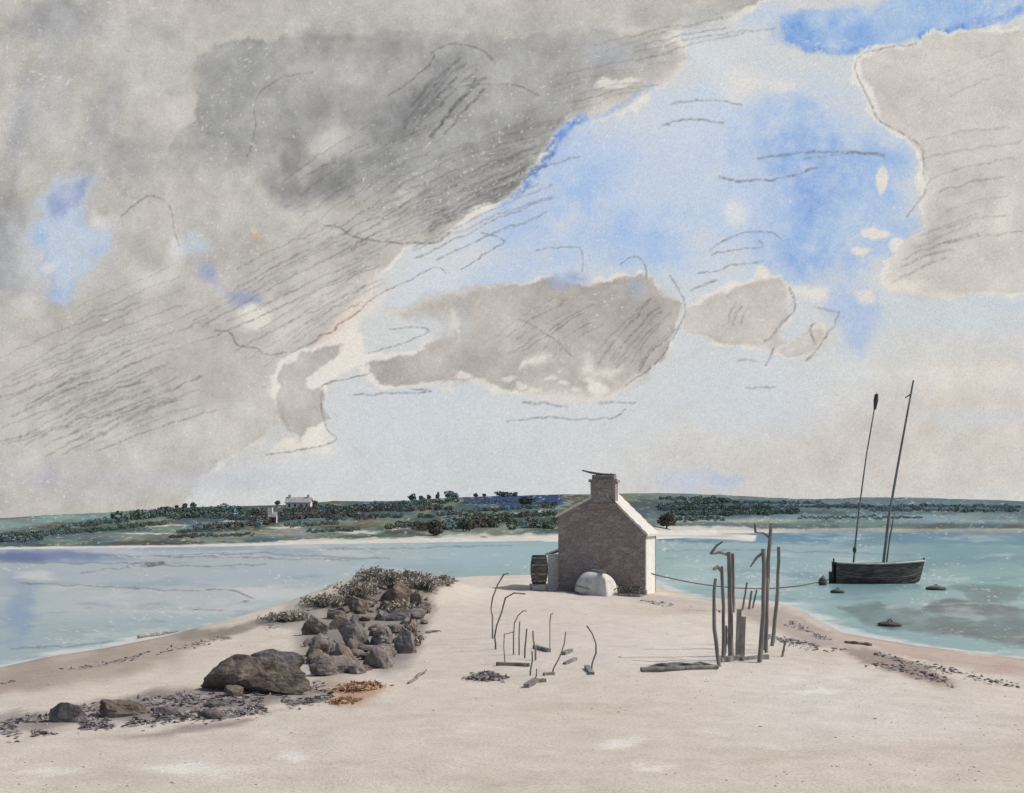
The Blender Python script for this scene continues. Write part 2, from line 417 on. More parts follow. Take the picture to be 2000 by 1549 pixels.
# ------------------------------------------------------------------ sky
def build_sky():
    az = np.concatenate([np.linspace(-52, -27.5, 230)[:-1], np.linspace(-27.5, 27.5, 960), np.linspace(27.5, 50, 210)[1:]])
    el = np.concatenate([np.linspace(-4, -.6, 8)[:-1], np.linspace(-.6, 27, 520), np.linspace(27, 38, 120)[1:]])
    A, E = np.meshgrid(np.radians(az), np.radians(el))
    rad = 4200.0
    X = rad * np.cos(E) * np.sin(A); Yw = rad * np.cos(E) * np.cos(A); Z = rad * np.sin(E) + CH
    x = 1000 + F * np.tan(A).ravel(); y = HY - F * (np.tan(E) / np.cos(A)).ravel()
    # beyond the wide front the cloud pattern is repeated mirrored
    x = np.abs(x + 60) - 60; x = 2060 - np.abs(2060 - x); x = np.clip(x, -400, 2400); y = np.abs(y + 40) - 40; y = np.clip(y, -300, 1300)
    W = Wash(x, y, (208, 210, 210))
    paper = (228, 222, 213)
    # lower sky
    W.blob(950, 900, 470, 140, (204, 209, 211), .9)
    W.blob(1750, 880, 620, 160, (207, 201, 195), .98, rag=.2)
    W.blob(1960, 800, 300, 190, (210, 203, 196), .9); W.blob(1500, 960, 300, 30, (206, 202, 199), .7)
    W.blob(1450, 770, 240, 110, (205, 211, 217), .8)
    W.blob(1350, 940, 90, 26, (190, 197, 216), .7)
    W.blob(1420, 932, 40, 10, (172, 185, 215), .5)
    W.blob(820, 800, 160, 80, (203, 210, 217), .8)
    W.blob(1080, 820, 300, 60, (206, 211, 215), .7)
    W.blob(1860, 610, 230, 60, (203, 209, 213), .9)
    W.blob(1900, 730, 220, 35, (222, 216, 208), .8)
    W.blob(1900, 815, 130, 22, (203, 206, 210), .8)
    # blue
    blue = (150, 180, 222)
    W.blob(1250, 360, 330, 250, (196, 208, 226), .9)
    W.blob(1560, 330, 330, 270, (190, 205, 226), .9)
    W.blob(860, 540, 160, 60, (207, 213, 222), .9, 30)
    W.blob(1010, 430, 100, 80, (168, 192, 227), .75, 40)
    W.blob(1110, 330, 95, 100, (163, 189, 228), .8, 40)
    W.blob(1190, 300, 60, 80, (178, 199, 228), .6)
    W.blob(1240, 470, 110, 80, (166, 191, 228), .85)
    W.blob(1130, 490, 110, 50, (178, 199, 226), .7)
    W.blob(1000, 540, 110, 40, (178, 198, 226), .6, 20)
    W.blob(1340, 220, 130, 60, (200, 211, 226), .7, 20)
    W.blob(1620, 380, 190, 170, (160, 187, 226), .85)
    W.blob(1600, 300, 150, 60, (136, 169, 220), .85, -8)
    W.blob(1540, 210, 80, 40, (158, 185, 224), .8)
    W.blob(1600, 385, 70, 60, (133, 166, 219), .85)
    W.blob(1590, 500, 90, 70, (146, 177, 222), .8)
    W.blob(1720, 330, 80, 50, (160, 186, 224), .8)
    W.blob(1680, 440, 110, 90, (164, 190, 226), .7)
    W.poly([(1515, 35), (1560, 22), (1700, 8), (1830, -20), (2400, -30), (2400, -10), (2010, 15), (1950, 40), (1880, 55), (1800, 72), (1700, 98), (1650, 112), (1570, 104), (1535, 80)], (158, 187, 225), .9, 9, .35, (110, 150, 214))
    W.blob(1565, 70, 60, 42, (122, 160, 217), .85)
    W.blob(1650, 60, 90, 36, (138, 172, 221), .7)
    W.blob(1480, 30, 70, 30, (185, 202, 226), .6)
    W.stroke([(1800, 72), (1880, 53), (1950, 38), (2010, 14), (2300, -20)], (92, 134, 212), 6, .6)
    W.blob(1455, 160, 70, 45, (224, 220, 217), .9)
    W.blob(1530, 165, 45, 20, (222, 220, 219), .8)
    W.blob(1390, 110, 80, 50, (212, 217, 222), .8)
    W.blob(1440, 420, 30, 35, (222, 222, 222), .8)
    W.blob(1410, 560, 70, 60, (205, 212, 222), .7)
    for q in ((1720, 350, 12, 28), (1705, 450, 40, 14), (1680, 485, 22, 12), (1755, 480, 26, 20)):
        W.blob(*q, paper, .95, hard=.6)
    W.poly([(1610, 560), (1690, 555), (1725, 600), (1700, 660), (1680, 692), (1650, 680), (1640, 640), (1612, 610)], (168, 188, 222), .85, 5, .3)
    # great grey cloud with its bright rim
    big = [(-900, -500), (1520, -500), (1500, -10), (1430, 25), (1330, 52), (1295, 82), (1340, 122), (1290, 158), (1200, 212), (1128, 230), (1078, 262), (1060, 300),
           (1008, 362), (930, 412), (862, 470), (790, 490), (735, 530), (700, 575), (650, 640), (600, 690), (548, 720), (530, 765), (560, 800), (500, 860),
           (400, 930), (330, 1030), (-900, 1040)]
    W.poly(big, (188, 184, 178), .97, 4, .12, (160, 158, 156), halo=17, var=.10)
    W.stroke([(1138, 230), (1100, 255), (1076, 290), (1066, 310), (1030, 355), (985, 402)], (96, 134, 206), 10, .8); W.blob(1105, 265, 26, 22, (110, 146, 210), .7, 40)
    W.stroke([(1270, 170), (1200, 216), (1140, 234)], (140, 172, 222), 7, .5)
    W.blob(200, 880, 420, 90, (200, 197, 193), .7)
    W.blob(440, 830, 160, 60, (206, 202, 196), .8)
    W.blob(120, 940, 260, 45, (190, 189, 190), .8)
    W.blob(480, 940, 150, 30, (196, 199, 204), .8)
    W.blob(90, 930, 30, 50, (172, 174, 180), .6)
    W.poly([(300, 328), (330, 285), (372, 235), (376, 190), (385, 112), (500, 75), (600, 55), (690, 72), (760, 62), (850, 72), (1010, 70), (1200, 60), (1290, 110), (1240, 150), (1110, 222),
            (1075, 262), (1050, 305), (1000, 362), (925, 408), (850, 462), (700, 450), (560, 400), (420, 372), (310, 345)], (165, 165, 163), .85, 4, .30, (140, 141, 142), var=.2, mask=sstep(0, 1, (352 + .20 * (x - 310) - y) / 100 + 1.2 * sstep(720, 960, x)))
    W.blob(1120, 130, 150, 40, (176, 174, 170), .6, 8)
    W.blob(960, 60, 260, 35, (182, 179, 175), .6)
    W.blob(700, 30, 260, 40, (190, 186, 182), .7)
    W.blob(110, 45, 130, 55, (155, 156, 159), .8)
    W.blob(40, 240, 34, 120, (158, 160, 164), .8, -8)
    W.blob(95, 190, 60, 170, (190, 190, 189), .7, -12)
    W.blob(195, 240, 40, 120, (164, 165, 165), .7, -18)
    W.blob(290, 110, 80, 90, (192, 188, 184), .6, -20)
    W.blob(330, 240, 50, 80, (198, 193, 188), .6, -25)
    W.blob(10, 480, 60, 170, (152, 154, 156), .7, -8)
    W.blob(240, 330, 80, 70, (166, 166, 165), .7, -20)
    W.blob(430, 470, 170, 70, (181, 178, 174), .7, 20)
    W.blob(600, 300, 90, 50, (184, 181, 177), .6, 25)
    W.blob(640, 275, 40, 40, (208, 204, 199), .7, 30)
    W.blob(560, 370, 50, 50, (142, 142, 142), .75, 20)
    W.blob(670, 360, 130, 30, (142, 142, 142), .7, 14)
    W.blob(575, 300, 22, 80, (146, 146, 147), .6, -20)
    W.blob(820, 205, 110, 36, (136, 137, 138), .75, 42)
    W.blob(860, 150, 60, 24, (150, 151, 151), .6, 42)
    W.blob(930, 330, 150, 60, (152, 151, 149), .7, 25)
    W.blob(960, 205, 90, 28, (180, 177, 174), .7, 12)
    W.blob(795, 375, 40, 22, (212, 207, 201), .6, 30)
    W.blob(1215, 162, 48, 10, paper, .8, 14, .5)
    W.blob(1245, 60, 50, 12, (218, 212, 205), .6, 5)
    W.blob(1320, 60, 50, 9, paper, .7, 10)
    W.blob(1380, 40, 90, 22, (176, 178, 178), .6, 12)
    W.blob(1180, 110, 60, 30, (166, 171, 178), .6)
    W.blob(680, 330, 120, 26, (136, 136, 136), .7, 18); W.blob(760, 235, 70, 60, (142, 142, 143), .6, 40); W.blob(940, 290, 130, 26, (142, 141, 140), .6, 22); W.blob(1020, 250, 60, 30, (138, 136, 134), .6, 40)
    W.blob(110, 500, 120, 120, (196, 202, 210), .6, 20)
    # left blue hole
    W.blob(150, 480, 130, 130, (204, 203, 203), .6, 30)
    W.poly([(62, 470), (60, 440), (85, 430), (80, 395), (110, 360), (150, 350), (178, 352), (160, 400), (150, 430), (190, 440), (214, 435), (206, 480), (160, 500), (190, 515), (150, 560), (132, 598), (112, 580), (105, 540), (75, 530), (88, 495)], (186, 201, 221), .8, 4, .25, lost=8, var=.6)
    W.blob(190, 425, 30, 22, (214, 212, 210), .9)
    W.blob(120, 400, 30, 46, (134, 148, 190), .8, -28, rag=.7)
    W.blob(162, 372, 12, 34, (118, 134, 186), .65, -28)
    W.blob(75, 470, 20, 30, (164, 187, 224), .7)
    W.blob(115, 575, 28, 22, (156, 176, 212), .8)
    W.blob(185, 490, 20, 20, (164, 186, 222), .7)
    W.blob(105, 520, 26, 16, (214, 212, 210), .8, 30)
    W.blob(60, 600, 40, 30, (213, 210, 206), .8)
    W.blob(375, 480, 45, 30, (192, 202, 218), .8)
    W.blob(410, 535, 46, 28, (150, 158, 186), .75, -40)
    W.blob(480, 585, 36, 24, (142, 153, 186), .8, -20)
    W.blob(310, 545, 60, 32, (212, 208, 202), .8, 20)
    W.blob(345, 490, 22, 50, (216, 213, 208), .8)
    W.poly([(455, 615), (500, 605), (560, 580), (640, 560), (730, 520), (745, 540), (690, 620), (600, 660), (540, 680), (500, 650)], (205, 200, 194), .6, 12)
    W.blob(500, 625, 40, 24, paper, .85, 10, .4)
    W.blob(690, 620, 95, 26, (230, 209, 196), .85, 38)
    W.blob(500, 465, 14, 14, (214, 182, 140), .6)
    # bright white around the small cloud
    W.poly([(745, 590), (700, 655), (720, 705), (640, 750), (624, 800), (645, 880), (520, 888), (552, 852), (585, 850), (540, 790), (518, 765), (548, 700), (640, 662)], paper, .95, 4)
    W.poly([(548, 722), (590, 692), (640, 672), (672, 668), (655, 700), (610, 726), (590, 760), (625, 760), (640, 820), (600, 835), (586, 856), (556, 835), (538, 775)], (186, 181, 175), .95, 3, .2)
    W.blob(590, 810, 34, 30, (172, 168, 164), .6)
    # middle clouds
    W.poly([(770, 620), (830, 582), (900, 570), (985, 552), (1085, 540), (1130, 556), (1180, 548), (1262, 538), (1300, 580), (1336, 600), (1312, 682), (1262, 728), (1195, 768),
            (1120, 778), (1010, 762), (880, 748), (800, 748), (745, 752), (722, 712), (800, 690), (850, 660)], (184, 178, 172), .97, 4, .12, halo=13, var=.12)
    W.blob(830, 640, 70, 26, (207, 211, 216), .8)
    W.blob(900, 620, 28, 40, (176, 176, 178), .6)
    W.blob(1230, 620, 90, 70, (172, 168, 165), .7, 20)
    W.blob(930, 720, 90, 34, (180, 175, 171), .7)
    W.blob(1110, 545, 48, 18, (146, 162, 200), .7)
    W.blob(1240, 560, 30, 22, (160, 168, 184), .6)
    W.poly([(880, 600), (893, 625), (900, 665), (890, 640), (878, 640)], paper, .9, 3)
    W.poly([(1020, 705), (1060, 694), (1075, 700), (1040, 714), (1010, 722)], paper, .95, 3)
    W.poly([(1140, 715), (1155, 690), (1162, 705), (1175, 722), (1212, 718), (1200, 732), (1170, 730), (1142, 728)], paper, .95, 3)
    W.blob(1170, 758, 22, 16, paper, .9, 0, .6)
    for i in range(12): W.blob(850 + 28 * i, 752 + 12 * math.sin(i * 2.1), 16, 7, (224, 217, 208), .8, 0, .4)
    W.blob(1110, 785, 60, 14, (214, 207, 201), .7)
    W.blob(1270, 700, 40, 16, (196, 190, 185), .6, 40)
    W.poly([(1338, 650), (1345, 610), (1372, 588), (1430, 566), (1490, 546), (1532, 545), (1548, 585), (1535, 620), (1520, 640), (1548, 672), (1480, 678), (1395, 668)], (197, 191, 185), .95, 4, .14, halo=12, var=.1)
    W.poly([(1520, 672), (1560, 650), (1600, 640), (1612, 660), (1590, 684), (1540, 686)], (200, 194, 189), .85, 4, .15, halo=7)
    W.poly([(1545, 560), (1625, 562), (1615, 585), (1590, 586), (1560, 574)], paper, .95, 3)
    W.poly([(1662, 568), (1700, 560), (1712, 590), (1690, 594)], paper, .9, 3)
    W.blob(1420, 560, 26, 10, paper, .8, 10, .5)
    W.blob(1490, 535, 18, 16, paper, .9, 0, .5)
    # right cloud
    W.poly([(2900, 10), (2010, 58), (1900, 62), (1805, 72), (1800, 92), (1722, 92), (1682, 118), (1676, 150), (1700, 190), (1718, 236), (1760, 262), (1796, 284), (1806, 310), (1824, 380),
            (1798, 440), (1760, 480), (1738, 520), (1735, 572), (1830, 584), (1920, 570), (2010, 560), (2900, 500)], (205, 199, 193), .97, 4, .10, halo=15, var=.08)
    W.blob(1740, 170, 46, 46, (190, 186, 180), .6)
    W.blob(1735, 110, 34, 20, (214, 211, 206), .7)
    W.blob(1880, 400, 90, 90, (190, 186, 181), .7, 20)
    W.blob(1830, 470, 90, 34, (186, 182, 177), .7, 30)
    W.blob(1960, 430, 30, 60, (222, 215, 207), .8)
    W.blob(1900, 545, 70, 26, (206, 201, 195), .7)
    W.blob(1770, 560, 50, 14, (226, 220, 210), .8)
    W.blob(1960, 590, 60, 14, (196, 204, 214), .6)
    # streaks drawn through the clouds
    g = (104, 103, 102)
    g = (116, 114, 112)
    hatch(W, 130, 650, 300, 24, 10, 16, 18, g, 2.2, .40, 22)
    hatch(W, 60, 760, 300, 22, 8, 24, 10, g, 2.6, .40, 20)
    hatch(W, 560, 480, 260, 27, 8, 10, 12, g, 2.0, .36, 20)
    hatch(W, 760, 280, 260, 30, 9, 8, 16, g, 2.4, .40, 20)
    hatch(W, 1000, 340, 200, 26, 9, -12, 10, g, 2.6, .45, 16)
    hatch(W, 90, 700, 330, 24, 9, 18, 14, g, 2.2, .42)
    hatch(W, 250, 560, 260, 22, 7, 12, 22, g, 2.0, .40)
    hatch(W, 160, 820, 360, 17, 6, 28, 4, g, 2.4, .38)
    hatch(W, 520, 530, 330, 27, 8, 14, 14, g, 2.0, .42)
    hatch(W, 650, 560, 220, 33, 6, -10, 18, g, 1.8, .35)
    hatch(W, 640, 300, 260, 33, 6, 6, 20, g, 2.0, .40)
    hatch(W, 900, 330, 300, 24, 11, 6, 13, g, 2.6, .50)
    hatch(W, 960, 260, 220, 20, 8, 8, 12, g, 2.6, .48)
    hatch(W, 760, 400, 260, 26, 8, 4, 10, g, 2.2, .40)
    hatch(W, 830, 170, 170, 46, 9, 9, 6, (92, 92, 94), 3.2, .55)
    hatch(W, 1190, 130, 220, 14, 6, 0, 14, g, 2.0, .35)
    hatch(W, 1290, 60, 260, 14, 5, 20, 6, g, 2.2, .40)
    hatch(W, 1020, 620, 190, 32, 7, 16, 8, g, 2.0, .42)
    hatch(W, 1210, 640, 150, 48, 9, 10, 5, g, 2.4, .45)
    hatch(W, 1880, 260, 190, 13, 7, 6, 34, g, 2.6, .36)
    hatch(W, 1860, 440, 150, 22, 5, -14, 22, g, 3.0, .36)
    hatch(W, 1880, 130, 170, 20, 3, 10, 18, g, 2.0, .30)
    hatch(W, 1425, 610, 44, 72, 4, 9, 2, g, 2.4, .5)
    S = lambda pts, w=2.0, op=.6: W.stroke(pts, g, w, op)
    S([(635, 442), (665, 445), (685, 460), (720, 470), (780, 475), (850, 474), (880, 455)])
    S([(845, 105), (870, 90), (910, 88), (945, 100), (968, 125)])
    S([(760, 185), (820, 140), (850, 110)])
    S([(880, 172), (950, 165), (1010, 168), (1050, 185)])
    S([(500, 200), (520, 170), (560, 150), (610, 140)], 1.6, .5)
    S([(497, 210), (498, 260), (480, 305)], 1.6, .5)
    S([(235, 420), (290, 385), (330, 400), (340, 450), (350, 480)], 1.8, .55)
    S([(420, 645), (450, 650), (465, 675), (500, 680), (520, 692), (560, 690)], 1.8, .6)
    S([(570, 690), (640, 650), (720, 590), (800, 545), (850, 522), (870, 532)], 1.6, .5)
    S([(720, 730), (650, 745), (630, 765), (628, 800), (640, 840), (660, 860), (620, 872), (520, 888)], 1.6, .55)
    S([(690, 770), (760, 768), (840, 764), (800, 758)], 1.8, .55)
    S([(760, 645), (820, 640), (838, 650), (790, 668), (720, 690)], 1.8, .5)
    S([(1010, 620), (1080, 660), (1120, 700)], 1.6, .5)
    S([(1310, 540), (1340, 600), (1312, 660), (1280, 710), (1220, 750)], 1.8, .55)
    S([(940, 455), (985, 470), (960, 490), (900, 525)], 1.6, .5)
    S([(1045, 490), (1130, 482), (1138, 530)], 1.6, .5)
    S([(1210, 515), (1240, 500), (1262, 520), (1262, 545)], 1.6, .55)
    S([(1310, 200), (1380, 195), (1445, 202)], 2.2, .45); S([(1295, 245), (1350, 232), (1412, 240)], 2.4, .5)
    S([(1480, 310), (1560, 300), (1640, 296), (1725, 302)], 2.4, .55); S([(1570, 312), (1650, 300), (1720, 300)], 2.0, .4)
    S([(1405, 346), (1450, 355), (1520, 348), (1595, 328)], 2.4, .6)
    S([(1385, 490), (1430, 460), (1500, 452), (1525, 468)], 2.0, .5); S([(1390, 498), (1450, 488), (1490, 480), (1480, 468)], 2.0, .45)
    S([(1365, 535), (1430, 520), (1490, 508)], 2.0, .45); S([(1350, 568), (1400, 548)], 2.4, .5)
    S([(1676, 150), (1672, 125), (1700, 100), (1790, 85)], 1.8, .5); S([(1676, 150), (1700, 200), (1718, 236), (1770, 265), (1800, 290), (1803, 340)], 1.8, .6)
    S([(1815, 350), (1800, 390), (1772, 424)], 1.8, .5)
    S([(1540, 560), (1555, 600), (1520, 640), (1490, 672)], 2.6, .55); S([(1510, 680), (1495, 712)], 2.6, .55); S([(1640, 610), (1620, 650), (1575, 705)], 2.4, .45)
    S([(1590, 600), (1640, 612)], 2.2, .45); S([(1590, 670), (1580, 640), (1590, 630)], 2.6, .5)
    S([(1460, 760), (1515, 757)], 2.2, .45); S([(1440, 706), (1475, 704)], 2.2, .4)
    S([(1020, 785), (1105, 792)], 2.6, .5); S([(1170, 788), (1240, 786)], 2.4, .45)
    S([(990, 822), (1080, 815), (1160, 820), (1205, 812), (1222, 800)], 1.8, .5)
    # bright specks and grain of the cloud tops
    sp = fbm(x, y, 5, 101, 2)
    W.mix(paper, sstep(.64, .80, sp + .30 * W.n1) * .55)
    big_n = fbm(x, y, 70, 301, 4)[:, None]; mid_n = fbm(x, y, 22, 311, 3)[:, None]
    grey = np.clip((224 - W.c[:, 2:3]) / 70.0, 0, 1.0); bl = np.clip((W.c[:, 2:3] - W.c[:, 0:1]) / 70.0, 0, 1)
    W.c = W.c - grey * (24 * big_n + 16 * mid_n) * (1 - bl)
    W.c = W.c + bl * (np.array((215, 219, 226)) - W.c) * np.clip(.12 + .36 * mid_n + .45 * big_n, -.15, .55)
    c = W.c * (1 + .035 * fbm(x, y, 3.2, 111, 2)[:, None])
    # emission of a bright sky
    m, nt, bs = new_mat('sky_air')
    a = N(nt, 'ShaderNodeAttribute'); a.attribute_name = 'tint'
    tc = N(nt, 'ShaderNodeTexCoord')
    n1 = noise_node(nt, .26, 2, .6, tc.outputs['Object'])
    gr = ramp(nt, n1.outputs[0], [(.28, (.86, .86, .865, 1)), (.5, (1, 1, 1, 1)), (.72, (1.12, 1.115, 1.10, 1))])
    em = N(nt, 'ShaderNodeEmission')
    nt.links.new(mixc(nt, 1.0, a.outputs['Color'], gr.outputs[0], 'MULTIPLY'), em.inputs['Color'])
    nt.links.new(em.outputs[0], nt.nodes['Material Output'].inputs['Surface'])
    nt.nodes.remove(bs)
    m.cycles.emission_sampling = 'NONE'
    grid_mesh('sky', X, Yw, Z, m, lin(np.clip(c, 0, 255)))

build_sky()

# ------------------------------------------------------------------ sand and sea bed (one sheet)
E0 = 1.12      # light falling on level ground, as a share of a white card
def build_ground():
    def ax(a, b, fine0, fine1, st):
        core = np.arange(fine0, fine1, st)
        lo = fine0 - np.geomspace(st, fine0 - a, 40)[::-1]; hi = core[-1] + np.geomspace(st, b - core[-1], 40)
        return np.concatenate([lo, core, hi])
    xs = ax(-3000, 3000, -26, 30, .16)
    ys = np.concatenate([-30 + 0 * np.zeros(1), np.arange(-6, 9, .6), np.arange(9, 34, .11), np.arange(34, 90, .28), 90 + np.geomspace(.4, 4000, 40)])
    X, Y = np.meshgrid(xs, ys)
    Z = ground_z(X.ravel(), Y.ravel()).reshape(X.shape)
    Yc = np.maximum(Y.ravel(), 5.0)
    x = 1000 + F * X.ravel() / Yc; y = HY + F * (CH - Z.ravel()) / Yc
    x = np.clip(x, -2000, 4000); y = np.clip(y, 1030, 2600)
    W = Wash(x, y, (213, 202, 187))
    tan = (202, 189, 175)
    W.mix((220, 210, 196), sstep(-.1, .5, fbm(X.ravel(), Y.ravel(), 4.5, 121) + .2 * fbm(X.ravel(), Y.ravel(), .8, 125)) * .55)
    W.mix((201, 188, 171), sstep(.0, .55, fbm(X.ravel(), Y.ravel(), 3.2, 131) + .3 * fbm(X.ravel(), Y.ravel(), .5, 135)) * .55)
    W.blob(250, 1470, 400, 60, (210, 199, 188), .6)
    W.blob(1300, 1260, 260, 60, (222, 213, 202), .8)
    W.blob(1700, 1400, 380, 110, (222, 214, 204), .7)
    W.blob(1600, 1320, 260, 36, (226, 218, 208), .6)
    W.blob(1050, 1250, 240, 90, (211, 200, 189), .8)
    W.blob(1330, 1190, 160, 14, (197, 180, 160), .6)
    for q in ((530, 1440, 50, 9), (570, 1480, 34, 12), (1275, 1498, 36, 7), (370, 1500, 120, 12), (100, 1505, 70, 12), (1590, 1355, 60, 6), (1210, 1450, 40, 10)):
        W.blob(*q, (232, 226, 216), .85, 0, .4)
    for q in ((420, 1440, 260, 12), (800, 1400, 160, 10), (1150, 1380, 200, 12), (1500, 1480, 260, 14), (900, 1520, 300, 14), (1800, 1460, 200, 10), (200, 1520, 260, 14)):
        W.blob(*q, (199, 185, 167), .5, 0, 0, .8)
    # damp bands along the tide mark
    W.poly([(-400, 1372), (20, 1300), (200, 1268), (300, 1250), (390, 1232), (400, 1250), (330, 1290), (200, 1320), (60, 1350), (-400, 1420)], (172, 157, 142), .95, 9, .25, lost=2)
    W.blob(70, 1330, 80, 26, (164, 150, 138), .7, 10); W.blob(220, 1310, 180, 26, (180, 166, 151), .85, 12)
    W.blob(300, 1260, 110, 12, (180, 166, 152), .6, 8)
    W.poly([(1440, 1178), (1530, 1184), (1600, 1214), (1640, 1240), (1650, 1262), (1560, 1250), (1500, 1225), (1445, 1196)], (178, 165, 155), .95, 5, .2, lost=1)
    W.poly([(1230, 1150), (1330, 1158), (1400, 1172), (1440, 1180), (1330, 1184), (1240, 1172)], (190, 180, 170), .7, 6)
    W.poly([(1620, 1234), (1720, 1242), (1800, 1258), (2400, 1330), (2400, 1385), (1990, 1320), (1800, 1286), (1700, 1270), (1640, 1262)], (196, 177, 163), .95, 5, .2, lost=1)
    W.poly([(1640, 1262), (1720, 1280), (1810, 1300), (1858, 1322), (1866, 1338), (1800, 1325), (1700, 1298)], (166, 149, 136), .95, 4, .25, lost=1)
    W.blob(1960, 1300, 70, 10, (180, 160, 150), .6, -8)
    W.poly([(-300, 1435), (0, 1402), (150, 1375), (300, 1352), (420, 1338), (560, 1345), (640, 1340), (620, 1365), (420, 1392), (200, 1412), (0, 1430), (-300, 1470)], (166, 154, 145), .95, 7, .15, var=.6, lost=1)
    W.poly([(60, 1412), (160, 1380), (300, 1356), (420, 1345), (600, 1352), (500, 1376), (300, 1398), (150, 1412)], (138, 128, 123), .8, 6, var=.9, lost=1)
    W.poly([(160, 1452), (330, 1420), (470, 1404), (560, 1392), (480, 1412), (330, 1432)], (160, 148, 140), .8, 5, var=.9, lost=1)
    W.poly([(640, 1340), (690, 1328), (752, 1335), (735, 1352), (690, 1372), (650, 1372)], (186, 150, 122), .85, 5, .2)
    W.blob(820, 1180, 60, 40, (205, 190, 176), .6, 30)
    W.poly([(590, 1225), (640, 1190), (700, 1135), (760, 1117), (840, 1135), (850, 1180), (820, 1260), (760, 1310), (640, 1315), (590, 1280)], (146, 137, 128), .95, 12, .1, var=.6)
    W.poly([(500, 1214), (560, 1190), (640, 1160), (700, 1128), (760, 1112), (850, 1124), (882, 1140), (850, 1160), (760, 1150), (660, 1190), (560, 1222)], (148, 142, 128), .85, 6, var=.5)
    W.blob(700, 1270, 90, 40, (150, 142, 142), .8); W.blob(740, 1160, 70, 26, (122, 115, 108), .8); W.blob(640, 1250, 50, 30, (128, 120, 118), .7); W.blob(810, 1195, 40, 12, (200, 190, 180), .6, 0, .3); W.poly([(330, 1242), (420, 1226), (520, 1206), (600, 1178), (640, 1170), (640, 1186), (560, 1212), (440, 1240), (350, 1256)], (146, 137, 124), .85, 4, var=.8, lost=2)
    col = 1.07 * lin(np.clip(W.c, 0, 255)) / E0
    wet = sstep(.10, -.02, Z.ravel())[:, None]
    col = col * (1 - .22 * wet)
    m, nt, bs, a = attr_mat('sand', rough=.95, spec=.12)
    tc = N(nt, 'ShaderNodeTexCoord'); O = tc.outputs['Object']
    n1 = noise_node(nt, 26, 5, .75, O); n2 = noise_node(nt, 120, 2, .6, O); n3 = noise_node(nt, 2.2, 5, .6, O)
    g1 = ramp(nt, n1.outputs[0], [(.30, (.70, .69, .67, 1)), (.5, (1, 1, 1, 1)), (.70, (1.2, 1.2, 1.2, 1))])
    g3 = ramp(nt, n3.outputs[0], [(.3, (.93, .92, .91, 1)), (.7, (1.05, 1.05, 1.05, 1))])
    c1 = mixc(nt, 1, a.outputs['Color'], g1.outputs[0], 'MULTIPLY'); c2 = mixc(nt, 1, c1, g3.outputs[0], 'MULTIPLY')
    nt.links.new(c2, bs.inputs['Base Color'])
    add = N(nt, 'ShaderNodeMath', operation='ADD'); nt.links.new(n1.outputs[0], add.inputs[0]); nt.links.new(n2.outputs[0], add.inputs[1])
    bump(nt, bs, add.outputs[0], .6, .02)
    grid_mesh('beach_sand', X, Y, Z, m, np.clip(col, 0, .9))
build_ground()

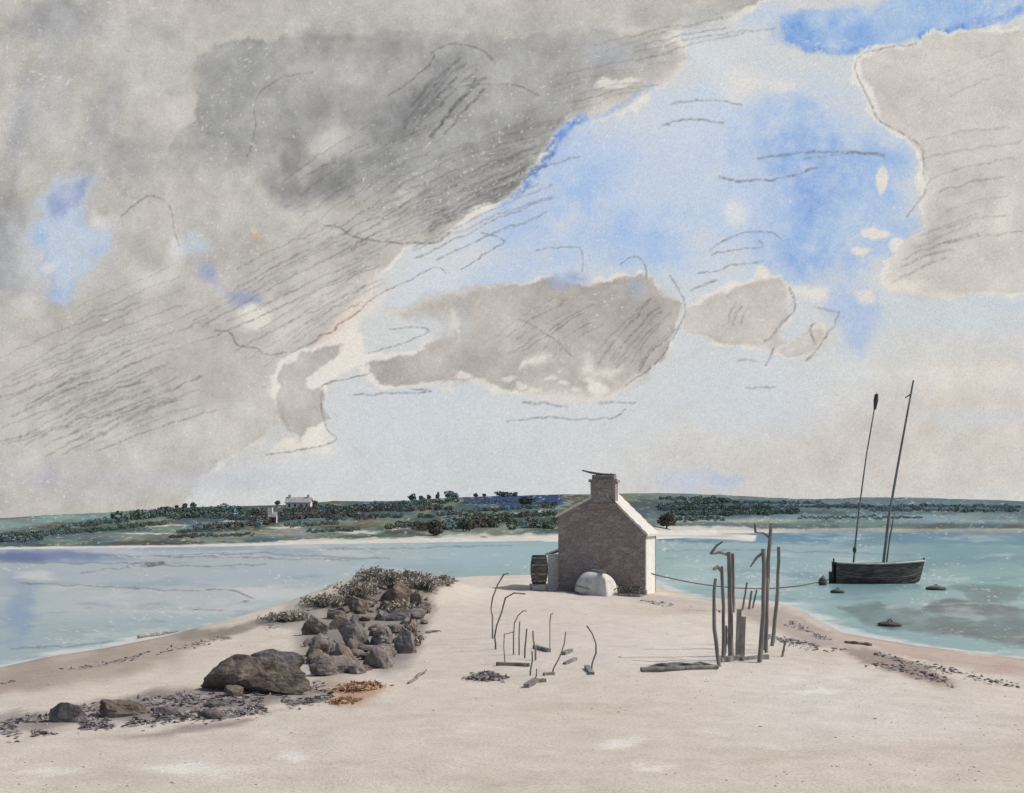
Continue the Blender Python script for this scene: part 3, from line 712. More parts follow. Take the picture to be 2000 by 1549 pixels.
# ------------------------------------------------------------------ sea
def build_water():
    az = np.concatenate([np.linspace(-80, -28, 40)[:-1], np.linspace(-28, 28, 620), np.linspace(28, 80, 40)[1:]])
    row = np.concatenate([np.linspace(1029.8, 1036, 12)[:-1], np.linspace(1036, 1360, 420), np.linspace(1360, 2400, 40)[1:]])
    A, Q = np.meshgrid(np.radians(az), row)
    Yd = CH * F / (Q - HY)
    X = Yd * np.tan(A); Y = Yd
    x = (1000 + F * np.tan(A)).ravel(); y = Q.ravel()
    # the sea's own colours (shallows, weed beds, deep channel) and painted reflections, by place
    W = Wash(x, y, (148, 175, 173))
    W.wx = x + 30 * fbm(x, y * 4, 90, 3) + 8 * fbm(x, y * 3, 16, 11); W.wy = y + 4 * fbm(x, y * 4, 90, 5) + 3 * fbm(x, y * 3, 18, 21)
    W.n1 = fbm(x, y * 4, 130, 31); W.n2 = fbm(x, y * 3.5, 26, 41); W.n3 = fbm(x, y * 2.2, 6, 51, 2)
    W.poly([(-2000, 1000), (700, 1000), (900, 1062), (760, 1100), (620, 1200), (-2000, 1500)], (176, 185, 187), .95, 60)
    W.blob(950, 1085, 200, 36, (154, 184, 188), .85)
    W.blob(620, 1085, 330, 26, (168, 186, 188), .7)
    W.mix((158, 174, 182), sstep(.1, .45, fbm(x, y * 8, 160, 531)) * .5 * sstep(1150, 900, x))
    W.blob(80, 1086, 190, 13, (108, 126, 168), .95)
    W.blob(40, 1090, 60, 14, (84, 102, 150), .9)
    W.blob(420, 1073, 330, 6, (140, 156, 182), .7)
    W.blob(560, 1115, 260, 12, (166, 182, 194), .6)
    W.blob(300, 1180, 330, 40, (190, 196, 192), .7)
    W.blob(350, 1135, 300, 10, (172, 186, 192), .6)
    W.blob(55, 1125, 40, 12, (220, 214, 206), .7, 0, .3)
    W.blob(40, 1195, 34, 70, (134, 154, 182), .75); W.blob(30, 1130, 24, 30, (140, 156, 180), .6)  # upright bluish reflections painted into the water colour at the left edge
    W.blob(560, 1160, 120, 16, (212, 210, 206), .7)
    W.blob(470, 1150, 60, 10, (214, 210, 206), .6)
    # right: deep band, teal, shallows
    W.poly([(1290, 1044), (1450, 1050), (1480, 1036), (2900, 1030), (2900, 1062), (2000, 1066), (1850, 1062), (1600, 1060), (1480, 1062), (1290, 1054)], (72, 122, 146), .98, 3)
    W.blob(1900, 1085, 240, 36, (102, 146, 154), .9)
    W.blob(1500, 1090, 260, 30, (140, 172, 173), .85)
    W.blob(1400, 1110, 130, 20, (172, 194, 188), .6)
    W.blob(1950, 1130, 160, 40, (128, 168, 166), .7)
    W.blob(1340, 1135, 90, 22, (182, 200, 199), .7)
    W.blob(1480, 1150, 80, 16, (206, 207, 202), .7)
    W.poly([(1650, 1188), (1720, 1178), (1800, 1192), (1835, 1204), (1820, 1178), (1860, 1170), (1930, 1180), (2000, 1190), (2700, 1200), (2700, 1270), (2000, 1262), (1900, 1246), (1780, 1236), (1700, 1222)], (112, 124, 120), .92, 4, lost=3, var=.8)
    W.poly([(1870, 1145), (1940, 1140), (2000, 1150), (1990, 1176), (1900, 1180)], (112, 134, 130), .8, 5, var=.7); W.poly([(1640, 1186), (1720, 1174), (1740, 1180), (1700, 1196)], (104, 122, 118), .85, 3); W.poly([(1800, 1196), (1850, 1170), (1895, 1176), (1870, 1200)], (104, 118, 116), .85, 3)
    W.mix((98, 134, 138), sstep(.08, .42, fbm(x, y * 7, 120, 501)) * .45 * sstep(1250, 1500, x))
    W.mix((148, 166, 172), sstep(.15, .5, fbm(x, y * 7, 140, 511)) * .6 * sstep(1100, 800, x)); W.mix((206, 207, 202), sstep(.2, .5, fbm(x, y * 7, 110, 521)) * .45)
    W.blob(1560, 1180, 50, 12, (196, 206, 203), .6)
    for pts in ([(-40, 1098), (160, 1099), (320, 1101)], [(160, 1119), (230, 1109), (300, 1104), (420, 1107), (520, 1100)], [(100, 1083), (300, 1086), (480, 1089), (680, 1093)], [(330, 1084), (520, 1081), (700, 1090), (760, 1092)],
                [(40, 1140), (200, 1146), (330, 1152), (440, 1152), (495, 1168)], [(370, 1191), (440, 1191)], [(470, 1175), (486, 1173)], [(20, 1266), (130, 1262), (280, 1250)], [(640, 1072), (800, 1070), (1000, 1066)],
                [(1290, 1078), (1400, 1073), (1600, 1078), (1800, 1086)], [(1500, 1062), (1700, 1066)]):
        W.stroke(pts, (112, 122, 128), 1.5, .75)
    W.stroke([(288, 1104), (320, 1101)], (80, 84, 88), 2.6, .9)
    # pale flecks of broken light water and foam near the edges
    W.mix((228, 224, 217), sstep(.60, .78, W.n3 + .5 * W.n1) * .65)
    W.mix((120, 136, 142), sstep(.45, .7, fbm(x, y * 5, 44, 141) + .2 * W.n3) * .35)
    sh = seg_dist(X.ravel(), Y.ravel(), SHORE)
    edge = sstep(.9, .1, sh + .9 * fbm(X.ravel(), Y.ravel(), 1.2, 151)) * (Y.ravel() < 110)
    W.mix((230, 226, 218), edge * .75)
    col = np.maximum(lin(np.clip(W.c, 0, 255)) - .035, .015) / E0
    m, nt, bs, a = attr_mat('sea_water', rough=.32, spec=.03)
    tc = N(nt, 'ShaderNodeTexCoord')
    mp = N(nt, 'ShaderNodeMapping'); mp.inputs['Scale'].default_value = (.5, 1.6, 1); nt.links.new(tc.outputs['Object'], mp.inputs[0])
    n1 = noise_node(nt, 1.6, 5, .7, mp.outputs[0]); n2 = noise_node(nt, 7, 3, .6, mp.outputs[0])
    g = ramp(nt, n2.outputs[0], [(.3, (.84, .85, .86, 1)), (.5, (1, 1, 1, 1)), (.7, (1.16, 1.15, 1.14, 1))])
    nt.links.new(mixc(nt, 1, a.outputs['Color'], g.outputs[0], 'MULTIPLY'), bs.inputs['Base Color'])
    bump(nt, bs, n1.outputs[0], .5, .05)
    grid_mesh('sea', X, Y, X * 0, m, np.clip(col, 0, .92))
build_water()

# ------------------------------------------------------------------ far shore
def build_hills():
    az = np.concatenate([np.linspace(-75, -28, 60)[:-1], np.linspace(-28, 28, 900), np.linspace(28, 75, 60)[1:]])
    u = np.concatenate([np.geomspace(112, DC, 190), DC + np.geomspace(8, 2400, 16)])
    A, Yd = np.meshgrid(np.radians(np.abs(az)) * np.sign(az), u)
    X = Yd * np.tan(A)
    Z = far_z(X.ravel(), Yd.ravel()).reshape(X.shape)
    x = 1000 + F * (X / Yd).ravel(); y = HY + F * ((CH - Z) / Yd).ravel()
    ys, yk = far_rows(x)
    x = np.clip(x, -1500, 3500)
    W = Wash(x, y, (120, 136, 122))
    W.wx = x + 26 * fbm(x, y * 4, 90, 3) + 9 * fbm(x, y * 4, 18, 11); W.wy = y + 4 * fbm(x, y * 3, 70, 5) + 2.5 * fbm(x, y * 3, 16, 21)
    W.n1 = fbm(x, y * 4, 90, 31); W.n2 = fbm(x, y * 3.5, 22, 41); W.n3 = fbm(x, y * 3, 6, 51, 2)
    # fields: pastures, bracken, ploughed strips; haze painted in on the right
    W.mix((70, 86, 82), sstep(-.25, .15, fbm(x, y * 5, 110, 161)) * .9)
    W.mix((132, 136, 112), sstep(.12, .4, fbm(x, y * 6, 80, 171)) * .8)
    W.mix((84, 76, 70), sstep(.05, .35, fbm(x, y * 6, 60, 181)) * .85)
    W.mix((78, 98, 108), sstep(.1, .4, fbm(x, y * 6, 100, 191)) * .8)
    W.poly([(-900, 1000), (0, 1008), (120, 1004), (300, 995), (230, 1012), (100, 1022), (0, 1045), (-900, 1060)], (132, 160, 154), .8, 5)
    W.blob(60, 1046, 120, 12, (84, 104, 98), .7)
    W.blob(240, 1048, 140, 9, (150, 150, 134), .6)
    W.blob(430, 1045, 120, 10, (144, 148, 126), .7)
    W.blob(580, 1040, 120, 12, (172, 168, 152), .6)
    W.blob(760, 1022, 90, 9, (132, 138, 110), .7)
    W.blob(950, 1040, 160, 10, (158, 160, 136), .6)
    W.blob(960, 1004, 140, 6, (132, 140, 110), .7)
    W.poly([(890, 962), (1100, 962), (1100, 984), (1040, 990), (900, 982)], (52, 68, 106), .95, 4)
    W.blob(560, 1000, 170, 20, (84, 92, 88), .5)
    W.poly([(1270, 940), (2900, 950), (2900, 1030), (1270, 1030)], (104, 124, 128), .65, 10)  # bluish haze tint painted into the colour of the right-hand hills
    W.blob(1400, 990, 150, 18, (60, 72, 72), .85)
    W.blob(1540, 1004, 140, 8, (66, 80, 78), .7)
    W.blob(1700, 986, 330, 9, (100, 128, 134), .7)
    W.blob(1880, 992, 160, 6, (78, 98, 104), .7); W.blob(400, 1004, 170, 13, (62, 76, 74), .75); W.blob(650, 1000, 130, 10, (70, 80, 78), .75); W.blob(880, 1030, 100, 10, (74, 80, 72), .7)
    W.blob(1430, 1017, 170, 5, (172, 176, 150), .8)
    W.blob(1750, 1010, 300, 7, (142, 168, 172), .7)
    W.blob(1900, 1018, 240, 6, (166, 184, 184), .6)
    # pale stubble strips and walls
    for q in ((330, 1027, 60, 3), (560, 1029, 40, 3), (470, 1024, 40, 3), (940, 1012, 60, 2.5), (1060, 1000, 30, 2.5), (700, 1040, 40, 3), (290, 1042, 60, 2.5), (780, 1034, 30, 2), (440, 1018, 34, 2)):
        W.blob(*q, (216, 208, 192), .85, 0, .3)
    W.mix((214, 208, 196), sstep(.5, .68, W.n3 + .2 * W.n1) * .6)
    # sandy shore
    band = np.interp(x, [-900, 0, 300, 500, 700, 1000, 1100, 1280, 1450, 1480, 2000, 2900], [8, 5, 4, 6, 10, 15, 15, 16, 12, 8, 8, 8])
    t = (ys - y) / band
    W.mix((216, 209, 198), sstep(1.15, .8, t + .5 * W.n2 + .35 * W.n1) * .95 * (1 - .55 * sstep(1480, 1620, x)))
    W.mix((178, 172, 164), np.exp(-((t - .62 + .2 * W.n1) / .13) ** 2) * .6 * (x > 1270))
    W.mix((170, 172, 160), np.exp(-((t - .9 + .3 * W.n1) / .14) ** 2) * .6)
    col = lin(np.clip(W.c, 0, 255)) / E0
    m, nt, bs, a = attr_mat('hill_fields', rough=1, spec=.05)
    tc = N(nt, 'ShaderNodeTexCoord')
    n1 = noise_node(nt, .35, 6, .75, tc.outputs['Object'])
    g = ramp(nt, n1.outputs[0], [(.28, (.74, .76, .75, 1)), (.5, (1, 1, 1, 1)), (.72, (1.3, 1.28, 1.25, 1))])
    nt.links.new(mixc(nt, 1, a.outputs['Color'], g.outputs[0], 'MULTIPLY'), bs.inputs['Base Color'])
    grid_mesh('hills', X, Yd, Z, m, np.clip(col, 0, .9))
build_hills()

# low sandbar running out from the far beach
def sandbar():
    pl = [PX(*p) for p in ((1060, 1046), (1300, 1043), (1478, 1046), (1473, 1059), (1462, 1057.5), (1420, 1053), (1340, 1051), (1285, 1053), (1200, 1057), (1060, 1058))]
    xs = [p[0] for p in pl]; ys = [p[1] for p in pl]
    X, Y = np.meshgrid(np.linspace(min(xs) - 4, max(xs) + 4, 150), np.linspace(min(ys) - 6, max(ys) + 6, 150))
    d = poly_sdf(X.ravel(), Y.ravel(), pl) + 1.5 * fbm(X.ravel(), Y.ravel(), 14, 221)
    Z = np.where(d < 0, .9 * (1 - np.exp(d / 9)), -.9 * (1 - np.exp(-d / 6))).reshape(X.shape)
    c = np.array((222, 215, 204)) + 12 * fbm(X.ravel(), Y.ravel(), 18, 231)[:, None] - 26 * np.exp(-((d + 9) / 3) ** 2)[:, None]
    m, nt, bs, a = attr_mat('sandbar_sand'); nt.links.new(a.outputs['Color'], bs.inputs['Base Color'])
    grid_mesh('sandbar', X, Y, Z, m, lin(c) / E0)
sandbar()

# woods and hedges across the water (one mass), then the trees one can tell apart
def clump(p, w, h, n, r, size):
    C = r.normal(size=(n, 3)); C /= np.linalg.norm(C, axis=1)[:, None]
    C *= (r.uniform(.35, 1, n) ** .5)[:, None]
    C *= np.array((w / 2, w / 2, h / 2)); C[:, 2] += h * .46
    C = C + np.array(p)
    return quads(C, size, r)
bands = [((0, 1060), (90, 1054), 15, 0), ((90, 1046), (330, 1024), 9, 0), ((160, 1030), (250, 1018), 8, 0), ((235, 1020), (335, 1006), 18, 0), ((335, 1014), (480, 1006), 18, 0), ((390, 1034), (520, 1027), 12, 1),
         ((470, 1004), (560, 1012), 14, 0), ((520, 1018), (700, 1008), 16, 1), ((610, 1006), (830, 990), 14, 0), ((700, 1001), (880, 996), 11, 1), ((790, 988), (900, 980), 11, 0), ((905, 1000), (1085, 992), 8, 0),
         ((815, 1036), (975, 1030), 22, 1), ((900, 1012), (1090, 1008), 10, 1), ((1000, 1034), (1095, 1030), 20, 0), ((600, 1040), (700, 1036), 8, 0), ((330, 1050), (500, 1046), 6, 1), ((1035, 984), (1090, 990), 8, 2),
         ((0, 1050), (140, 1036), 8, 0), ((120, 1032), (240, 1014), 8, 2), ((330, 1004), (470, 997), 12, 0), ((400, 1012), (560, 1018), 10, 0), ((560, 1002), (720, 996), 14, 1), ((640, 1016), (790, 1010), 9, 0),
         ((720, 990), (830, 984), 9, 2), ((820, 1012), (900, 1004), 10, 0), ((760, 1032), (830, 1030), 10, 1), ((350, 1040), (470, 1036), 7, 0), ((560, 1030), (660, 1024), 8, 0), ((880, 1024), (1000, 1020), 14, 0),
         ((1290, 998), (1500, 995), 12, 0), ((1300, 1018), (1420, 1016), 8, 0), ((1290, 976), (1400, 976), 6, 0), ((1600, 992), (1800, 992), 6, 2), ((1430, 984), (1600, 984), 6, 2), ((1800, 990), (1990, 992), 6, 2),
         ((1290, 990), (1420, 984), 12, 0), ((1300, 1008), (1560, 1004), 11, 0), ((1420, 994), (1700, 990), 8, 2), ((1700, 998), (1990, 999), 7, 2), ((1560, 1012), (1800, 1012), 4, 2), ((900, 984), (1040, 980), 5, 2)]
def build_woods():
    r = np.random.default_rng(5)
    Vs = []; Fs = []; idx = []; n = 0
    for (a, b, hp, mi) in bands:
        x = a[0]
        while x < b[0]:
            t = (x - a[0]) / (b[0] - a[0])
            y = a[1] + (b[1] - a[1]) * t + r.normal() * 1.3
            hh = hp * r.uniform(.6, 1.3)
            p = far_at(x, y); sc = p.y / F
            h = hh * sc; w = hh * r.uniform(.9, 1.9) * sc
            v, f = clump((p.x, p.y, p.z - .06 * h), w, h, 170, r, .042 * (h + w))
            Vs.append(v); Fs += [tuple(i + n for i in q) for q in f]; n += len(v)
            k = mi if r.random() < .72 else int(r.integers(0, 3))
            idx += [k] * len(f)
            x += hh * r.uniform(.45, 1.0)
    o = obj('woodland', (np.concatenate(Vs), Fs), [M['tree'], M['tree_brown'], M['tree_blue']], mat_idx=idx)
    o['kind'] = 'stuff'; o['label'] = 'dark woods and hedges in bands on the far shore'
build_woods()

def tree(x, y, hp, wp, label, mat='tree', seed=0):
    r = np.random.default_rng(100 + seed)
    p = far_at(x, y); sc = p.y / F; h = hp * sc; w = 1.15 * wp * sc; p.z -= .1 * h
    t = thing('tree', p, label, 'tree', 'trees that stand out on the far shore')
    lean = r.normal() * .04 * h
    tr = tube([(p.x, p.y, p.z - .3), (p.x + lean * .5, p.y, p.z + h * .3), (p.x + lean, p.y, p.z + h * .62)], [.055 * h, .04 * h, .015 * h], 7)
    limbs = [tube([(p.x + lean * .6, p.y, p.z + h * .34), (p.x + lean + w * .3 * math.cos(q), p.y + w * .3 * math.sin(q), p.z + h * .66)], [.025 * h, .008 * h], 5) for q in (.4, 2.5, 4.4)]
    obj('trunk', join(tr, *limbs), M['trunk'], t)
    Vs = []; Fs = []; n = 0
    for k in range(7):
        a = r.uniform(0, 6.28); rr = w * .24 * r.uniform(.3, 1)
        c = (p.x + lean + rr * math.cos(a), p.y + rr * math.sin(a), p.z + h * r.uniform(.08, .55))
        v, f = clump(c, w * r.uniform(.5, .75), h * r.uniform(.38, .52), 90, r, .055 * (h + w) * .6)
        Vs.append(v); Fs += [tuple(i + n for i in q) for q in f]; n += len(v)
    obj('crown', (np.concatenate(Vs), Fs), M[mat], t)
trees = [(346, 993, 9, 8, 'small round tree, leftmost on the skyline of the far shore'),
         (362, 992, 12, 11, 'round skyline tree just right of the leftmost small one'),
         (378, 991, 11, 12, 'round skyline tree third from the left, left of the white farmhouse'),
         (541, 989, 13, 11, 'dark tree against the left wall of the white farmhouse'),
         (615, 987, 11, 14, 'low dark tree just right of the white farmhouse'),
         (805, 979, 17, 16, 'big dark rounded tree on the skyline left of the blue hill'),
         (822, 975, 11, 10, 'small flat topped skyline tree right of the big rounded one'),
         (838, 974, 13, 9, 'thin skyline tree near the left end of the blue hill'),
         (853, 973, 14, 10, 'slender skyline tree at the left foot of the blue hill'),
         (882, 972, 16, 26, 'broad bluish tree at the left end of the blue hill'),
         (930, 970, 9, 10, 'tiny tree on top of the blue hill, left one'),
         (946, 970, 8, 8, 'tiniest tree on top of the blue hill, middle one'),
         (985, 970, 12, 34, 'wide bushy tree on top of the blue hill'),
         (1004, 970, 12, 12, 'round tree beside the wide bushy one on the blue hill'),
         (1030, 990, 23, 32, 'very dark round tree at the right end of the blue hill'),
         (848, 1046, 36, 36, 'largest dark brown tree near the far beach left of the cottage'),
         (905, 1038, 28, 34, 'dark spreading tree right of the largest brown tree'),
         (1302, 1033, 38, 36, 'dark tree just right of the cottage roof on the far shore')]
for i, (x, y, h, w, lab) in enumerate(trees):
    tree(x, y, h, w, lab, 'tree_brown' if i in (15, 16, 17) else ('tree_blue' if i in (9,) else 'tree'), i)

# white farmhouse on the far skyline and a cottage below it
def far_house(x0, x1, ybase, yeave, yridge, label, name, chims, wins, sideshade=True):
    p = far_at((x0 + x1) / 2, ybase); sc = p.y / F
    w = (x1 - x0) * sc; he = (ybase - yeave) * sc; hr = (ybase - yridge) * sc; dp = w * .45
    t = thing(name, p, label, 'house')
    X0, X1 = p.x - w / 2, p.x + w / 2; Y0, Y1 = p.y, p.y + dp; z = p.z - 1.2
    ym = (Y0 + Y1) / 2
    V = [(X0, Y0, z), (X1, Y0, z), (X1, Y1, z), (X0, Y1, z), (X0, Y0, p.z + he), (X1, Y0, p.z + he), (X1, Y1, p.z + he), (X0, Y1, p.z + he), (X0, ym, p.z + hr), (X1, ym, p.z + hr)]
    obj('wall', (V, [(0, 1, 5, 4), (1, 2, 6, 9, 5), (2, 3, 7, 6), (3, 0, 4, 8, 7), (3, 2, 1, 0)]), M['limewash'], t)
    o = .04 * w; th = .35
    def slab(ya, za, yb, zb):
        V = [(X0 - o, ya, za), (X1 + o, ya, za), (X1 + o, yb, zb), (X0 - o, yb, zb)]
        V += [(a, b, c + th) for a, b, c in V]
        return V, [(3, 2, 1, 0), (4, 5, 6, 7), (0, 1, 5, 4), (1, 2, 6, 5), (2, 3, 7, 6), (3, 0, 4, 7)]
    rf = obj('roof', join(slab(Y0 - .5, p.z + he - .2, ym, p.z + hr + .02), slab(ym, p.z + hr + .02, Y1 + .5, p.z + he - .2)), M['slate'], t)
    for cx in chims:
        xx = X0 + cx * w
        obj('chimney', box(xx - .7, xx + .7, ym - .6, ym + .6, p.z + hr - .5, p.z + hr + 1.6), M['limewash'], rf)
    for wx, wz in wins:
        xx = X0 + wx * w; zz = p.z + wz * he
        obj('window', box(xx - .55, xx + .55, Y0 - .06, Y0 + .1, zz - .8, zz + .8), M['glass'], t)
far_house(558, 606, 998, 982, 972, 'long white farmhouse on the skyline of the far shore', 'farmhouse', (.12, .88), ((.15, .65), (.38, .65), (.62, .65), (.85, .65), (.25, .25), (.75, .25)))
far_house(524, 540, 1022, 1010, 1002, 'small white cottage below the farmhouse on the far shore', 'far_cottage', (.2,), ((.3, .5), (.7, .5)))

# ------------------------------------------------------------------ the cottage on the point
def cottage():
    nl, nr = at(1092, 1157), at(1256, 1160)
    c = (nl + nr) / 2; c.z = min(nl.z, nr.z) - .02
    dep = 4.9; a = R(-13.0)
    sc = c.y / F; wid = 171 * sc
    zl, zr, za = (1157 - 1004) * sc, (1157 - 1038) * sc, (1157 - 957) * sc
    t = thing('cottage', c, 'dark gabled stone cottage with white side wall and stout chimney on the sand point', 'cottage')
    w2 = wid / 2; ax = .08
    def put(name, VF, mat, parent=t, **k): return obj(name, xf(VF, c, a), mat, parent, **k)
    # gable front, finely divided so the masonry has an uneven face
    def gable(y0, th):
        xs = np.linspace(-w2, w2, 34); zs = np.linspace(0, 1, 34)
        V = []; Fs = []
        r = random.Random(3)
        def top(x): return zl + (za - zl) * (x + w2) / (ax + w2) if x < ax else za + (zr - za) * (x - ax) / (w2 - ax)
        for s in (0, 1):
            for z in zs:
                for x in xs:
                    q = .03 * mnoise.noise(Vector((x * 3, z * top(x) * 4, s * 9))) + .02 * mnoise.noise(Vector((x * 9, z * top(x) * 11, s * 5)))
                    edge = (0 if abs(abs(x) - w2) < 1e-6 else 1)
                    V.append((x, y0 + (-q - .02 if s == 0 else th), -.15 + z * (top(x) + .15)))
        n = 34
        for j in range(n - 1):
            for i in range(n - 1):
                b = j * n + i
                Fs.append((b, b + 1, b + n + 1, b + n)); b += n * n
                Fs.append((b + n, b + n + 1, b + 1, b))
        for i in range(n - 1):
            b = (n - 1) * n + i; Fs.append((b, b + 1, b + 1 + n * n, b + n * n))
            b = i; Fs.append((b + n * n, b + 1 + n * n, b + 1, b))
        for j in range(n - 1):
            b = j * n; Fs.append((b + n, b + n + n * n, b + n * n, b))
            b = j * n + n - 1; Fs.append((b, b + n * n, b + n + n * n, b + n))
        return V, Fs
    put('gable_wall', gable(0, .45), M['tar_wall'])
    put('back_wall', gable(dep - .45, .45), M['tar_wall'])
    put('side_wall', join(box(w2 - .45, w2 - .003, .452, dep - .48, -.15, zr - .02)), M['limewash'])
    put('side_wall', join(box(-w2 + .003, -w2 + .45, .452, dep - .48, -.15, zl - .02)), M['tar_wall'])
    def slope(x0, z0, x1, z1, th=.10, ov=.12):
        # x0 ridge, x1 eave (carried on past the wall)
        k = ov / abs(x1 - x0); xe = x1 + (x1 - x0) * k; ze = z1 + (z1 - z0) * k
        nx = 26; ny = 34; V = []; Fs = []
        for s in (0, 1):
            for j in range(ny):
                for i in range(nx):
                    u = i / (nx - 1); v = j / (ny - 1)
                    x = x0 + (xe - x0) * u; z = z0 + (ze - z0) * u
                    step = .05 * ((u * 7) % 1.0) if s else 0
                    q = .03 * mnoise.noise(Vector((x * 2, v * 9, 4 + s)))
                    V.append((x, -.06 + v * (dep + .12), z + .004 + (th + step + q if s else 0)))
        n = nx * ny
        for j in range(ny - 1):
            for i in range(nx - 1):
                b = j * nx + i
                Fs.append((b, b + nx, b + nx + 1, b + 1)); b += n
                Fs.append((b, b + 1, b + nx + 1, b + nx))
        ring = [i for i in range(nx)] + [j * nx + nx - 1 for j in range(1, ny)] + [(ny - 1) * nx + i for i in range(nx - 2, -1, -1)] + [j * nx for j in range(ny - 2, 0, -1)]
        for p, q in zip(ring, ring[1:] + ring[:1]): Fs.append((p, q, q + n, p + n))
        return V, Fs
    rf = put('roof', join(slope(ax + .002, za, w2, zr), slope(ax - .002, za, -w2, zl)), M['roof'])
    # chimney grown out of the front gable
    ch = put('chimney', join(box(ax - .56, ax + .54, -.06, .9, za - .55, za + .46), box(ax - .66, ax + .64, -.1, .95, za - .75, za - .5)), M['tar_wall'])
    put('chimney_cap', join(box(ax - .64, ax + .62, -.13, .98, za + .462, za + .58), box(ax - .5, ax + .48, -.02, .86, za + .582, za + .78)), M['tar_wall'], ch)
    tl = join(tube([(ax - 1.0, .3, za + 1.0), (ax - .6, .35, za + .9), (ax - .1, .4, za + .82), (ax + .5, .45, za + .80)], [.03, .05, .05, .03], 6),
              tube([(ax - .35, .4, za + .78), (ax - .35, .4, za + .9)], .04, 6), tube([(ax + .3, .4, za + .78), (ax + .3, .4, za + .86)], .04, 6))
    put('cowl', tl, M['tar'], ch)
    # plinth stones at the foot of the gable
    put('footing', box(-w2 - .06, -w2 + .62, -.16, .3, -.2, .28), M['tar_wall']); put('footing', box(w2 - .6, w2 + .06, -.16, .3, -.2, .22), M['tar_wall'])
    # low whitewashed lean-to on the sea side
    lx0, lx1 = -w2 - .62, -w2 - .006
    le = put('lean_to', join(box(lx0, lx1, .7, 2.3, -.15, 1.72)), M['limewash'])
    V = [(lx0 - .1, .6, 1.722), (lx1 + .0, .6, 1.98), (lx1 + .0, 2.4, 1.98), (lx0 - .1, 2.4, 1.722)]
    V += [(p, q, s + .08) for p, q, s in V]
    put('lean_to_roof', (V, [(3, 2, 1, 0), (4, 5, 6, 7), (0, 1, 5, 4), (1, 2, 6, 5), (2, 3, 7, 6), (3, 0, 4, 7)]), M['roof'], le)
    return t, c, a
COT, cotc, cota = cottage()

def hull(Ln, beam, depth, sheer=.12, n=17, m=8, th=.035, transom=.55, bowrake=.3):
    """open boat along +x (bow at +x), keel on z=0"""
    def sect(s):
        b = beam / 2 * (max(0, 1 - max(0, (s - .45) / .55) ** 2.3)) * (transom + (1 - transom) * min(1, s / .4) ** .8)
        zk = depth * .30 * max(0, (s - .7) / .3) ** 2.5
        zt = depth + sheer * depth * ((s - .4) / .6) ** 2 * 2
        return max(b, .015), zk, zt
    out = []; inn = []
    for i in range(n):
        s = i / (n - 1); b, zk, zt = sect(s)
        rowo = []; rowi = []
        for j in range(2 * m + 1):
            q = (j - m) / m; aq = abs(q); sg = 1 if q >= 0 else -1
            yy = sg * b * math.sin(aq * math.pi / 2) ** .75; zz = zk + (zt - zk) * (aq ** 1.9 * .75 + .25 * aq)
            x = s * Ln + bowrake * (zz / depth) * s ** 6
            rowo.append((x, yy, zz))
            k = max(0, 1 - th / max(b, th * 1.2)); rowi.append((min(max(x, th), x), yy * k, zz + (th if aq < .98 else 0)))
        out.append(rowo); inn.append(rowi)
    V = [p for rw in out for p in rw] + [p for rw in inn for p in rw]
    w = 2 * m + 1; N0 = n * w; Fs = []
    for i in range(n - 1):
        for j in range(w - 1):
            a = i * w + j
            Fs.append((a, a + w, a + w + 1, a + 1)); a += N0
            Fs.append((a, a + 1, a + w + 1, a + w))
    for i in range(n - 1):
        a = i * w; Fs.append((a, a + N0, a + w + N0, a + w))
        a = i * w + w - 1; Fs.append((a, a + w, a + w + N0, a + N0))
    for j in range(w - 1):
        a = j; Fs.append((a, a + 1, a + 1 + N0, a + N0))
        a = (n - 1) * w + j; Fs.append((a, a + N0, a + 1 + N0, a + 1))
    # transom board
    Fs.append(tuple(range(w - 1, -1, -1)))
    gun = [[out[i][0] for i in range(n)], [out[i][-1] for i in range(n)]]
    return (V, Fs), gun, sect

